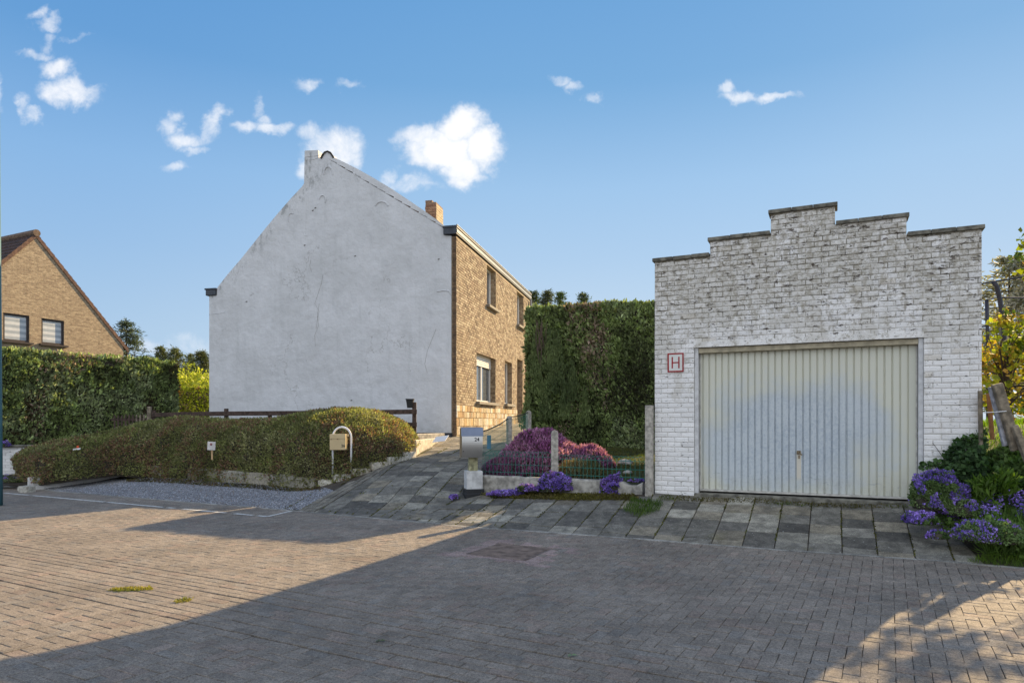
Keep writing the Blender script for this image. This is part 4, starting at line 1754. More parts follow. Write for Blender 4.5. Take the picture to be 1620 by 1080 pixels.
def leaf_mesh(name, Pp, Dr, N, size, asp, cols, mat, parent=None, fold=.12, smooth=False):
    n = len(Pp)
    size = np.broadcast_to(np.asarray(size, float), (n,))[:, None]
    Sd = unit(np.cross(Dr, N))
    Nn = unit(np.cross(Sd, Dr))
    A_ = Pp
    B_ = Pp + Dr * size * .5 + Sd * size * asp * .5 + Nn * size * fold
    C_ = Pp + Dr * size
    D_ = Pp + Dr * size * .5 - Sd * size * asp * .5 + Nn * size * fold
    V = np.stack([A_, B_, C_, D_], 1).reshape(-1, 3)
    F = np.arange(4 * n).reshape(n, 4)
    me = fast_mesh(name, V, F, cols, [mat])
    return link(name, me, parent)


def rand_dir(n):
    return unit(rng.normal(size=(n, 3)))


def palette(Pp, pal, f, seed, jit=.2):
    """pick from list of colours by noise, plus per-leaf jitter"""
    n = len(Pp)
    v = fbm(Pp, f, seed)
    v = (v - v.min()) / (v.max() - v.min() + 1e-9)
    v = np.clip((v - .5) * 1.6 + .5, 0, .9999)
    pal = np.array(pal)
    x = v * (len(pal) - 1) + rng.normal(0, .35, n)
    x = np.clip(x, 0, len(pal) - 1.001)
    i = x.astype(int); fr = (x - i)[:, None]
    c = pal[i] * (1 - fr) + pal[i + 1] * fr
    return c * np.clip(rng.normal(1, jit, (n, 1)), .35, 1.9)


def grid_mesh(fn, nu, nv):
    uu, vv = np.meshgrid(np.linspace(0, 1, nu), np.linspace(0, 1, nv))
    V = fn(uu.ravel(), vv.ravel())
    ii = np.arange(nv - 1)[:, None] * nu + np.arange(nu - 1)[None]
    F = np.stack([ii, ii + 1, ii + nu + 1, ii + nu], -1).reshape(-1, 4)
    return V, F


def box_hedge(name, label, a, b_, depth, top_a, top_b, base, n, pal, patches, size=.07, rough=.10, group=None, asp=.45, seed=1, mat=None, topfn=None, upb=.7, roundr=.12):
    """hedge whose camera-side face runs a->b (2-D), with given depth behind; tops at each end"""
    a = np.array(a, float); b_ = np.array(b_, float)
    e = (b_ - a); L = np.linalg.norm(e); e /= L
    nb = np.array([-e[1], e[0]])
    if nb[1] < 0:
        nb = -nb
    o = thing(name, label, 'hedge', (a[0], a[1], base), group)
    faces = []

    def P3(s, v, z):
        return np.stack([a[0] + e[0] * s + nb[0] * v, a[1] + e[1] * s + nb[1] * v, z], -1)

    def top(s):
        return top_a + (top_b - top_a) * s / L
    def front(u, v):
        return P3(u * L, v * 0, base + (top(u * L) - base) * v)
    def back(u, v):
        return P3(u * L, v * 0 + depth, base + (top(u * L) - base) * v)
    def topf(u, v):
        return P3(u * L, v * depth, top(u * L))
    def le(u, v):
        return P3(u * 0, u * depth, base + (top(0) - base) * v)
    def re(u, v):
        return P3(u * 0 + L, u * depth, base + (top(L) - base) * v)
    VV, FF, NN = [], [], []
    cnt = 0
    cen = P3(np.array([L / 2]), np.array([depth / 2]), np.array([(base + top(L / 2)) / 2]))[0]
    spec_ = ((front, -np.r_[nb, 0]), (back, np.r_[nb, 0]), (topf, np.array([0, 0, 1.])), (le, -np.r_[e, 0]), (re, np.r_[e, 0]))
    P_all, N_all = [], []
    areas = [L * (top_a - base), L * (top_a - base) * .5, L * depth, depth * (top_a - base), depth * (top_a - base)]
    tot = sum(areas)
    for (fn_, nn), ar in zip(spec_, areas):
        V, F = grid_mesh(fn_, 24, 16)
        k = int(n * ar / tot)
        pp, _ = tri_sample(V, F, k)
        N_all.append(np.tile(nn, (k, 1))); P_all.append(pp)
        VV.append(V); FF.append(F + cnt); cnt += len(V)
    V = np.vstack(VV); F = np.vstack(FF)
    inward = V - np.array([cen[0], cen[1], 0]) * np.array([1, 1, 0])
    # core: shrink towards the middle plane
    rel = np.stack([(V[:, 0] - a[0]) * e[0] + (V[:, 1] - a[1]) * e[1], (V[:, 0] - a[0]) * nb[0] + (V[:, 1] - a[1]) * nb[1], V[:, 2]], -1)
    ins = .11
    rs = np.clip(rel[:, 0], ins, L - ins); rv_ = np.clip(rel[:, 1], ins, depth - ins); rz = np.minimum(rel[:, 2], top(rs) - ins)
    nz_ = (fbm(V, 3.0, seed) - .5) * .12
    Vc = P3(rs, rv_, rz)
    Vc = Vc + nz_[:, None] * .6
    link('branches', fast_mesh('branches', Vc, F, None, [TWIG], True), o)
    Pp = np.vstack(P_all); N = np.vstack(N_all)
    disp = (fbm(Pp, 2.2, seed + 5) - .5) * rough * 2 + (vnoise(Pp, 9, seed + 6) - .5) * rough * .9 - rng.random(len(Pp)) * .07
    # rounded shoulders
    s_ = (Pp[:, 0] - a[0]) * e[0] + (Pp[:, 1] - a[1]) * e[1]
    tz = top(s_) - Pp[:, 2]
    shoulder = np.clip(1 - tz / roundr, 0, 1) ** 2 * roundr * .5
    es = np.clip(1 - np.minimum(s_, L - s_) / (roundr * 2), 0, 1) ** 2 * roundr * .8
    horiz = (np.abs(N[:, 2]) < .5)
    Pp = Pp + N * (disp - np.where(horiz, shoulder, 0) - np.where(horiz, 0, es))[:, None]
    k = len(Pp)
    Dr = unit(N * .55 + np.array([0, 0, 1]) * upb + rng.normal(size=(k, 3)) * .42)
    Nn = unit(N + rng.normal(size=(k, 3)) * .5)
    cols = palette(Pp, pal, 1.3, seed + 9, .42)
    vi = vnoise(Pp, 7.5, seed + 21)
    cols *= (0.55 + .95 * vi)[:, None]
    for (pc, thr, sd_, fr_) in patches:
        q = Pp * np.array([1, 1, .55])
        mval = fbm(q, fr_, sd_)
        mk = np.clip((mval - thr) * 9, 0, 1) * .75
        pick = rng.random(k) < mk
        cols[pick] = np.array(pc) * np.clip(rng.normal(1, .3, (pick.sum(), 1)), .4, 1.8)
    leaf_mesh('foliage', Pp, Dr, Nn, size * np.clip(rng.normal(1, .3, k), .5, 1.8), asp, cols, mat or NEEDLE, o)
    return o, (a, e, nb, L, top)


HP = [(.12, .145, .060), (.20, .25, .095), (.27, .33, .125), (.23, .275, .145), (.40, .44, .24)]
BRN = (.34, .25, .19)
# tall hedge between the houses and the garage
A_ = (.33, 17.0); B_ = (3.62, 15.55)
tall, _ = box_hedge('conifer_hedge', 'tall dark clipped conifer hedge between the brick front and the garage', A_, B_, 1.6, 4.42, 4.34, .85, 62000, HP,
                    [(BRN, .57, 31, .8), ((.08, .085, .045), .60, 41, .6)], .085, .10, seed=3)
# vertical bright sprays growing out at the foot on the left
sp_n = 9000
ctr = np.array([(835, 655), (850, 600), (872, 600), (893, 640), (905, 610), (846, 570), (868, 560), (862, 640), (885, 585), (880, 560), (925, 650)])
w_idx = rng.integers(0, len(ctr), sp_n)
pxs = ctr[w_idx, 0] + rng.normal(0, 5, sp_n); hgt = rng.random(sp_n)
pys = ctr[w_idx, 1] + 26 - hgt * 62
pxs = ctr[w_idx, 0] + rng.normal(0, 1, sp_n) * 7 * (1.05 - hgt)
e_ = np.array(B_) - np.array(A_); e_ /= np.linalg.norm(e_)
r_ = (pxs - 810) / 1080
Yh = []
t_ = (r_ * A_[1] - A_[0]) / (e_[0] - r_ * e_[1])
Yh = A_[1] + e_[1] * t_ - .05 - rng.random(sp_n) * .10
PT = np.stack([r_ * Yh, Yh, 1.6 + (667 - pys) / 1080 * Yh], -1)
Dr = unit(np.array([0, -.25, 1.0]) + rng.normal(size=(sp_n, 3)) * .22)
leaf_mesh('foliage', PT, Dr, unit(np.array([0, -1., .2]) + rng.normal(size=(sp_n, 3)) * .5), .085, .35,
          palette(PT, [(.10, .135, .055), (.15, .19, .075), (.21, .26, .10)], 2, 77, .25), NEEDLE, tall)
# bare reddish stem streak
bs_ = MB()
for k in range(16):
    x0 = random.gauss(855, 5); y0 = random.uniform(500, 545)
    Yb = 17.0 + e_[1] * .7 - .07
    p0 = Vector(P(x0, y0, Yb)); p1 = Vector(P(x0 + random.uniform(-3, 5), y0 + random.uniform(18, 50), Yb - random.uniform(-.02, .04)))
    bs_.tube([p0, (p0 + p1) / 2 + Vector((random.uniform(-.03, .03), 0, 0)), p1], [.005, .010, .006], 5)
bs_.build('stem', mat_plain('reddish_bark', (.10, .065, .05), .9, var=.4, vs=20), tall)

# left hedge
box_hedge('conifer_hedge', 'long dark clipped hedge at the left below the brick house', (-15.6, 16.4), ((281 - 810) / 1080 * 22.2, 22.2), 1.3, 3.53, 3.55, .80, 52000, HP,
          [(BRN, .56, 51, .5), ((.095, .075, .04), .60, 61, .9)], .10, .11, seed=13, roundr=.35)
# sunlit hedge in the gap
box_hedge('conifer_hedge', 'low bright sunlit hedge in the gap left of the white gable', (-13.9, 26.2), (-12.5, 30.6), 1.0, zat(613, 27.5), zat(613, 27.5), 1.0, 16000,
          [(.10, .13, .015), (.14, .18, .02), (.18, .21, .03), (.12, .16, .02)], [((.26, .13, .06), .53, 71, .9)], .08, .06, seed=23, mat=LEAF)

# ------------------------------------------------------------------ creeping bush over the retaining stones
ST = np.array([
    (22, 742, 15.9, 730, 16.2), (32, 760, 15.65, 718, 16.4), (60, 765, 15.45, 707, 16.7), (120, 757, 15.6, 694, 17.1), (180, 750, 16.0, 683, 17.6), (240, 754, 16.05, 668, 17.6), (290, 761, 15.5, 661, 17.3), (360, 766, 15.0, 667, 16.9),
    (420, 770, 14.5, 667, 16.5), (460, 772, 14.2, 660, 16.3), (490, 772, 14.0, 653, 16.2), (530, 767, 13.95, 649, 16.1), (570, 757, 13.95, 650, 16.1), (600, 744, 14.2, 655, 16.2),
    (625, 729, 14.5, 665, 16.2), (645, 716, 14.95, 677, 16.2), (655, 707, 15.4, 688, 16.0), (659, 702, 15.7, 697, 15.9)], float)


def bush(u, v):
    """u along, v: 0 front foot .. .75 crest .. 1 back"""
    x = np.interp(u, np.linspace(0, 1, 60), np.interp(np.linspace(0, 1, 60), np.linspace(0, 1, len(ST)), ST[:, 0]))
    f = [np.interp(x, ST[:, 0], ST[:, k]) for k in range(1, 5)]
    yb, Yb, yt, Yt = f
    zb = 1.6 + (667 - yb) / 1080 * Yb; zt = 1.6 + (667 - yt) / 1080 * Yt
    a = np.clip(v / .75, 0, 1) * math.pi / 2
    Y = Yb + (Yt - Yb) * (1 - np.cos(a)) ** 1.0
    Z = zb + (zt - zb) * np.sin(a) ** .95
    b2 = np.clip((v - .75) / .25, 0, 1)
    Y = Y + b2 * .9
    Z = Z - b2 ** 1.5 * np.minimum(.5, (zt - zb))
    V = np.stack([(x - 810) / 1080 * Y, Y, Z], -1)
    bul = (fbm(V, 1.1, 5) - .5) * .26 + (fbm(V, 3.5, 6) - .5) * .20
    V[:, 1] -= bul * .8
    V[:, 2] += bul * .25 * (v > .1)
    return V


bt = thing('cotoneaster_bush', 'wide low spreading bush draped over a kerb of pale stones beside the driveway', 'bush', (-6, 15, .3))
V, F = grid_mesh(bush, 220, 46)
Vc = V.copy(); Vc[:, 1] += .10; Vc[:, 2] -= .05
link('branches', fast_mesh('branches', Vc, F, None, [TWIG], True), bt)
n = 95000
Pp, N = tri_sample(V, F, int(n * 1.25))
kp_ = (vnoise(Pp, 4.5, 301) + .5 * vnoise(Pp, 11, 302) > .42) | (rng.random(len(Pp)) < .35)
Pp, N = Pp[kp_], N[kp_]
n = len(Pp)
N = np.where((N[:, 1:2] > 0) & (N[:, 2:3] < .1), -N, N)
N = np.where(N[:, 2:3] < -.3, -N, N)
Pp = Pp + N * (rng.random((n, 1)) * .11 - .05)
Pp += (fbm(Pp, 7, 8)[:, None] - .5) * N * .10
Dr = unit(N * .7 + np.array([0, -.1, .35]) + rng.normal(size=(n, 3)) * .65)
BP = [(.140, .138, .058), (.205, .200, .085), (.250, .255, .105), (.195, .185, .095), (.310, .290, .150)]
cols = palette(Pp, BP, 1.6, 81, .35)
cols *= (.70 + .6 * vnoise(Pp, 5, 91))[:, None]
mk = rng.random(n) < np.clip((fbm(Pp, 1.6, 95) - .48) * 5, 0.03, .5)
cols[mk] = np.array((.25, .14, .10)) * np.clip(rng.normal(1, .3, (mk.sum(), 1)), .4, 2)
leaf_mesh('foliage', Pp, Dr, unit(N + rng.normal(size=(n, 3)) * .7), .045 * np.clip(rng.normal(1, .3, n), .5, 2), .5, cols, LEAF, bt)
# stray shoots on the crest
ns = 1500
Pp, N = tri_sample(V, F, 9000)
vv_ = Pp[:, 2] > np.quantile(Pp[:, 2], .55)
Pp = Pp[vv_][:ns]; ns = len(Pp)
sh = MB()
leaf_mesh('shoot', Pp, unit(np.array([0, 0, 1.]) + rng.normal(size=(ns, 3)) * .5), rand_dir(ns), .13, .10, palette(Pp, BP, 2, 5, .3), LEAF, bt)

# kerb of pale stones under it: each stone is its own thing
kerb = [(500, 772, 14.0), (470, 772, 14.15), (430, 770, 14.45), (390, 769, 14.8), (350, 767, 15.2), (310, 765, 15.6), (280, 763, 15.9), (262, 764, 16.0), (235, 760, 16.3), (205, 758, 16.7)]


def kerb_stone(p0, p1, h, thk, col, label, name='kerb_stone', lift=0.0):
    p0 = np.array(p0); p1 = np.array(p1)
    e = p1 - p0; L = np.linalg.norm(e); e /= L; n = np.array([-e[1], e[0]])
    mid = (p0 + p1) / 2
    z = h1(*mid)
    bm = bmesh.new()
    bmesh.ops.create_cube(bm, size=1)
    bmesh.ops.bevel(bm, geom=list(bm.edges), offset=.06, segments=2, affect='EDGES')
    bmesh.ops.subdivide_edges(bm, edges=list(bm.edges), cuts=2, use_grid_fill=True)
    sd_ = random.randint(0, 999)
    vs_ = np.array([v.co[:] for v in bm.verts])
    nz = fbm(vs_ * np.array([L, thk, h]) * 3 + sd_, 3.0, sd_) - .5
    for v, q in zip(bm.verts, nz):
        co = Vector((v.co.x * L * .985, v.co.y * thk, v.co.z * h))
        co += Vector((0, q * .05, q * .05))
        v.co = Vector((mid[0] + e[0] * co.x + n[0] * co.y, mid[1] + e[1] * co.x + n[1] * co.y, z + lift + h / 2 - .06 + co.z))
    me = bpy.data.meshes.new(name)
    bm.to_mesh(me); bm.free()
    a = me.attributes.new('Col', 'FLOAT_COLOR', 'FACE')
    a.data.foreach_set('color', np.tile(np.r_[col, 1], len(me.polygons)).astype(np.float32))
    me.materials.append(STONE)
    o = link(name, me)
    tag(o, label, 'kerb stone', 'pale stones edging the bush')
    return o


kp = []
for x, y, Y in kerb:
    kp.append(((x - 810) / 1080 * Y, Y))
sc_ = [tuple(np.array(c_) * .72) for c_ in [(.40, .37, .30), (.36, .34, .28), (.42, .38, .30), (.40, .38, .31), (.38, .35, .27), (.44, .40, .32), (.30, .22, .16), (.46, .43, .36), (.34, .25, .18)]]
for i in range(len(kp) - 1):
    kerb_stone(kp[i], kp[i + 1], .27 + random.uniform(-.02, .03), .13, sc_[i],
               'pale stone block under the front edge of the bush, number %s from the driveway end' % ['first', 'second', 'third', 'fourth', 'fifth', 'sixth', 'seventh', 'eighth', 'ninth'][i])
# stones up the drive side
dk = [(505, 771, 14.0), (528, 765, 13.95), (556, 757, 14.0), (586, 744, 14.1), (612, 733, 14.35), (636, 723, 14.75), (655, 714, 15.2)]
dkp = [((x - 810) / 1080 * Y, Y) for x, y, Y in dk]
for i in range(len(dkp) - 1):
    kerb_stone(dkp[i], dkp[i + 1], .145 + .012 * i, .14, [(.50, .47, .40), (.52, .50, .44), (.46, .42, .34), (.50, .46, .38), (.56, .53, .46), (.58, .55, .48)][i],
               'rough pale stone between bush and driveway, %s counting up the slope' % ['first', 'second', 'third', 'fourth', 'fifth', 'sixth'][i])

# whitewashed low walls at the far left


def low_brick_wall(name, label, p0, p1, z0, z1, thk, coping, colf, mat=WBRICK, cop_over=.03):
    p0 = np.array(p0, float); p1 = np.array(p1, float)
    e = p1 - p0; L = np.linalg.norm(e); e /= L; n = np.array([e[1], -e[0]])
    if n[1] > 0:
        n = -n
    o = thing(name, label, 'wall', (p0[0], p0[1], z0))
    mb = MB()
    E = ((e[0], e[1], 0), (n[0], n[1], 0), (0, 0, 1))
    c = (p0 + p1) / 2 - n * thk / 2
    mb.box((c[0], c[1], (z0 + z1) / 2), (L, thk, z1 - z0), E, (.8, .8, .8))
    lay_bricks(mb, p0, e, n, lambda z: [(0, L)], z0, z1 - .005, bl=.2, bh=.064, joint=.012, depth=.008, jit=.004, colf=colf)
    mb.build('brickwork', mat, o)
    if coping:
        cb_ = MB()
        nn = max(1, int(L / .6))
        for k in range(nn):
            q = p0 + e * L * (k + .5) / nn - n * thk / 2
            cb_.box((q[0], q[1], z1 + .03), (L / nn - .006, thk + .08, .06), E, ch=.01)
        cb_.build('coping', CONC_D, o)
    return o


low_brick_wall('garden_wall', 'whitewashed brick retaining wall with grey coping below the left hedge', (-12.85, 17.0), (-9.6, 17.9), .15, .96, .2, True, wcol)
low_brick_wall('low_wall', 'low whitewashed brick wall hidden under the left end of the bush', (-10.95, 15.45), (-9.5, 16.65), .0, .34, .18, False, lambda: tuple(np.array(wcol()) * .75))
pr = thing('wall_pier', 'cream block pier at the left end of the whitewashed wall by the lamp post', 'pier', (-12.95, 17.0, .2))
pb = MB()
for k in range(4):
    pb.box((-12.98 + random.uniform(-.006, .006), 17.0, .30 + k * .18), (.20, .24, .172), ch=.012)
pb.build('block', mat_plain('cream_block', (.50, .46, .38), .8, var=.2, vs=12, bump=.4), pr)
cp_ = MB(); cp_.box((-12.98, 17.0, .99), (.30, .34, .06), ch=.01); cp_.build('coping', CONC_D, pr)
kerb_stone((-10.95, 15.25), (-10.66, 15.15), .2, .2, (.40, .38, .33), 'grey block at the left tip of the bush')

# lamp post sliver at the left border
lpst = thing('street_lamp', 'teal painted lamp post cut off by the left border', 'lamp post', (P(-1, 700, 13.0)[0], 13.0, .1))
x_ = (-4.6 - 810) / 1080 * 13.0
TEAL = mat_plain('teal_paint', (.045, .13, .155), .45, var=.1)
m = MB(); m.tube([(x_, 13, .0), (x_, 13, 1.2), (x_, 13, 7.5)], [.092, .085, .045], 14); m.build('pole', TEAL, lpst, True)
m = MB(); m.tube([(x_, 13, 7.5), (x_ - .1, 12.7, 7.75), (x_ - .3, 12.1, 7.85)], .03, 8)
m.build('arm', TEAL, lpst, True)
m = MB(); m.box((x_ - .42, 11.8, 7.84), (.22, .5, .1), ch=.03); m.build('lamp_head', mat_plain('lamp_grey', (.3, .3, .3), .5), lpst)

# ------------------------------------------------------------------ driveway side walls, dark fence, planter post
ww = thing('planter_wall', 'stepped low concrete wall between the driveway and the white gable', 'wall', (-2.3, 15.3, .95))
m = MB()
p0 = np.array([(658.5 - 810) / 1080 * 15.35, 15.35]); p1 = np.array([(707 - 810) / 1080 * 18.2, 18.2])
e = p1 - p0; L = np.linalg.norm(e); e /= L; n = np.array([-e[1], e[0]])
c = (p0 + p1) / 2 + n * .07
m.box((c[0], c[1], .95), (L, .14, .48), ((e[0], e[1], 0), (n[0], n[1], 0), (0, 0, 1)), ch=.012)
PALEC = mat_plain('pale_concrete', (.50, .46, .39), .9, var=.3, vs=10, bump=.5)
m.build('lower_step', PALEC, ww)
m = MB()
p0 = np.array([(657 - 810) / 1080 * 16.9, 16.9]); p1 = np.array([(704 - 810) / 1080 * 18.0, 18.0])
e = p1 - p0; L = np.linalg.norm(e); e /= L; n = np.array([-e[1], e[0]])
c = (p0 + p1) / 2 + n * .1
m.box((c[0], c[1], 1.16), (L, .2, .28), ((e[0], e[1], 0), (n[0], n[1], 0), (0, 0, 1)), ch=.012)
m.build('upper_step', PALEC, ww)
pp = MB()
q = P(697, 694, 16.6)
pp.box((q[0], q[1], q[2]), (.34, .30, .012), (tuple(Vector((.95, -.25, .12)).normalized()), tuple(Vector((.25, .9, .45)).normalized()), tuple(Vector((-.1, -.45, .9)).normalized())), ch=.003)
tag(pp.build('board', WHITEP), 'white board lying tilted on the low wall at the driveway corner', 'board')
gpl = MB()
c = HC - f1 * 1.2 + hn * .012
gpl.box((c[0], c[1], 1.22), (2.4, .02, .16), F3)
gpl.build('damp_course', mat_plain('black_bitumen_skirt', (.03, .03, .035), .8), house)

fe = thing('rail_fence', 'dark brown two rail wooden fence along the top of the bush before the gable', 'fence', P(655, 690, 16.6))


def fpt(px, py):
    k = (655 - px) / (655 - 238)
    Y = 16.6 + 1.9 * k
    return Vector(P(px, py, Y))


for (px, y0, y1, w_) in ((655.5, 636, 700, .095), (427, 654, 690, .09), (358, 646, 690, .095), (499, 651, 690, .09), (243.5, 649, 690, .08)):
    a = fpt(px, y0); b_ = fpt(px, y1)
    m = MB(); c = (a + b_) / 2
    m.box(c, (w_, w_ * .8, (a - b_).length), ch=.008)
    m.build('post', WOOD_D, fe)
m = MB()
a = fpt(238, 643); b_ = fpt(238, 690)
m.box((a + b_) / 2 - Vector((0, .05, 0)), (.11, .09, (a - b_).length), ch=.02)
m.build('post', WOOD_G, fe)
for (xa, ya, xb, yb) in ((242, 656, 358, 654), (358, 654, 499, 653), (499, 653, 660, 651)):
    a = fpt(xa, ya); b_ = fpt(xb, yb); d = (b_ - a)
    m = MB(); m.box((a + b_) / 2 + Vector((0, -.055, 0)), (d.length, .035, .115), (d.normalized(), (0, 1, 0), (0, 0, 1)), ch=.006)
    m.build('rail', WOOD_D, fe)
a = fpt(500, 672); b_ = fpt(660, 671.5); d = b_ - a
m = MB(); m.box((a + b_) / 2 + Vector((0, -.055, 0)), (d.length, .035, .11), (d.normalized(), (0, 1, 0), (0, 0, 1)), ch=.006)
m.build('rail', WOOD_D, fe)
# little planter box on the end post
lb = thing('post_planter', 'small dark tapered pot sitting on the end post of the rail fence', 'pot', fpt(650, 644))
m = MB(); a = fpt(649, 645) - Vector((0, .03, 0)); b_ = fpt(649.3, 631.5) - Vector((0, .03, 0))
w0, w1 = .062, .088
pts = []
for z, w_ in ((a.z, w0), (b_.z, w1)):
    for sx, sy in ((-1, -1), (1, -1), (1, 1), (-1, 1)):
        pts.append((a.x + sx * w_, a.y + sy * w_, z))
m.faces(pts, [(0, 1, 5, 4), (1, 2, 6, 5), (2, 3, 7, 6), (3, 0, 4, 7), (3, 2, 1, 0)])
m.build('body', BLACK, lb)
m = MB()
for sx, sy, lx, ly in ((0, -1, .19, .02), (0, 1, .19, .02), (-1, 0, .02, .15), (1, 0, .02, .15)):
    m.box((a.x + sx * .09, a.y + sy * .09, b_.z), (lx, ly, .024), ch=.003)
m.build('rim', BLACK, lb)
# board leaning at the left end and small picket fence
pk = thing('picket_fence', 'small dark picket fence in the shade in front of the left hedge', 'fence', P(205, 690, 19.0))
for k in range(10):
    x = 181 + k * 5.8
    a = Vector(P(x, 655.5 + random.uniform(-1, 1) + (1 if k < 3 else 0), 19.0)); b_ = Vector(P(x, 690, 19.0))
    m = MB(); w_ = .022
    m.faces([(a.x - w_, a.y, a.z - .03), (a.x, a.y, a.z), (a.x + w_, a.y, a.z - .03), (b_.x + w_, b_.y, b_.z), (b_.x - w_, b_.y, b_.z),
             (a.x - w_, a.y + .02, a.z - .03), (a.x, a.y + .02, a.z), (a.x + w_, a.y + .02, a.z - .03), (b_.x + w_, b_.y + .02, b_.z), (b_.x - w_, b_.y + .02, b_.z)],
            [(0, 1, 2, 3, 4), (9, 8, 7, 6, 5), (0, 5, 6, 1), (1, 6, 7, 2), (2, 7, 8, 3), (3, 8, 9, 4), (4, 9, 5, 0)])
    m.build('picket', WOOD_G if k > 5 else WOOD_D, pk)
m = MB()
for py in (664, 684):
    a = Vector(P(176, py, 19.03)); b_ = Vector(P(240, py - 1, 19.03))
    m.box((a + b_) / 2, ((b_ - a).length, .03, .07), ch=.004)
m.build('rail', WOOD_D, pk)
bo = MB(); a = Vector(P(180, 680, 17.9)); b_ = Vector(P(234, 667, 18.0)); d = b_ - a
bo.box((a + b_) / 2, (d.length, .04, .10), (d.normalized(), (0, 1, 0), (0, 0, 1)), ch=.006)
tag(bo.build('plank', WOOD_G), 'grey weathered plank sloping down behind the bush near the picket fence', 'plank')

# ------------------------------------------------------------------ text helper


def text_mesh(s, size, M, mat, parent, name='number', ext=.001, bold=0.0):
    cu = bpy.data.curves.new(name, 'FONT')
    cu.body = s; cu.size = size; cu.extrude = ext; cu.align_x = 'CENTER'; cu.align_y = 'CENTER'; cu.offset = bold
    ob = bpy.data.objects.new(name, cu)
    C.objects.link(ob)
    bpy.context.view_layer.update()
    me = bpy.data.meshes.new_from_object(ob)
    bpy.data.objects.remove(ob)
    me.transform(M)
    me.materials.clear(); me.materials.append(mat)
    return link(name, me, parent)


def basis(c, x, y, z):
    x = Vector(x).normalized(); y = Vector(y).normalized(); z = Vector(z).normalized()
    return Matrix(((x[0], y[0], z[0], c[0]), (x[1], y[1], z[1], c[1]), (x[2], y[2], z[2], c[2]), (0, 0, 0, 1)))


# ------------------------------------------------------------------ mailbox on arch
AY = 14.04
mb1 = thing('arch_mailbox', 'beige mailbox hung in a white tubular arch standing in the bush', 'mailbox', P(541, 745, AY))
xl, xr = P(526.5, 0, AY)[0], P(555.5, 0, AY)[0]
ztop_ = zat(677, AY); zs_ = ztop_ - (xr - xl) / 2
pts = [(xl, AY, zat(760, AY))] + [(xl, AY, zs_ - .2)]
for k in range(13):
    a = math.pi - math.pi * k / 12
    pts.append(((xl + xr) / 2 + (xr - xl) / 2 * math.cos(a), AY, zs_ + (xr - xl) / 2 * 1.12 * math.sin(a)))
pts += [(xr, AY, zs_ - .2), (xr, AY, zat(745, AY))]
m = MB(); m.tube(pts, .021, 12); m.build('arch', WHITEP, mb1, True)
bx0, bx1 = P(525.0, 0, AY)[0], P(549.8, 0, AY)[0]
bz0, bz1 = zat(711, AY), zat(686, AY)
cx = (bx0 + bx1) / 2
m = MB(); m.box((cx, AY - .095, (bz0 + bz1) / 2), (bx1 - bx0, .15, bz1 - bz0), ch=.006)
body = m.build('body', BEIGE, mb1)
m = MB(); m.box((cx, AY - .175, bz1 - .055), (bx1 - bx0 - .004, .010, .075), ch=.003); m.build('flap', BEIGE, body)
m = MB(); m.tube([(cx, AY - .17, bz1 - .10), (cx, AY - .184, bz1 - .10)], .011, 10)
BRS = mat_plain('dull_brass', (.25, .18, .10), .4, metal=.6); m.build('lock', BRS, body)
m = MB(); m.tube([(bx0 + .035, AY - .17, bz1 - .10), (bx0 + .035, AY - .184, bz1 - .10)], .010, 10); m.build('rivet', BRS, body)
m = MB(); m.box((bx1 + .012, AY - .04, bz1 - .03), (.05, .06, .05), ch=.004); m.build('bracket', BEIGE, mb1)
text_mesh('26', .075, basis((bx1 - .048, AY - .1725, bz0 + .085), (1, 0, 0), (0, 0, 1), (0, -1, 0)), BLACK, body, bold=.001)

# ------------------------------------------------------------------ steel mailbox on concrete block
MY = 11.95
mf = np.array([(748 - 810) / 1080 * MY, MY])
mb2 = thing('steel_mailbox', 'curved stainless steel mailbox numbered 24 on a white concrete block', 'mailbox', (mf[0], mf[1], h1(mf[0], mf[1])))
ang = R(14)
mx = Vector((math.cos(ang), math.sin(ang), 0)); my = Vector((-math.sin(ang), math.cos(ang), 0)); mz = Vector((0, 0, 1))
ax = Vector((math.cos(R(-12)), math.sin(R(-12)), 0)); ay_ = Vector((-math.sin(R(-12)), math.cos(R(-12)), 0))
B3 = (mx, my, mz)


def M_(px, py, off=0.0):
    return Vector(P(px, py, MY + off))


# foot: two stepped black plinths, block, concrete post
m = MB()
m.box(M_(749.5, 783.5, .12), (.36, .36, .115), B3, ch=.012)
m.box(M_(749, 776, .12), (.33, .33, .09), B3, ch=.012)
m.build('foot', BLACK, mb2)
m = MB()
m.box(M_(748.8, 759.5, .12), (.285, .285, .345), B3, ch=.008)
WSTONE = mat_plain('chalky_concrete', (.56, .56, .55), .85, var=.22, vs=9, bump=.4)
m.build('block', WSTONE, mb2)
m = MB(); m.box(M_(748, 731, .12), (.15, .15, .30), B3, ch=.006)
m.build('post', mat_plain('mossy_concrete', (.36, .34, .20), .9, var=.4, vs=18, bump=.4), mb2)
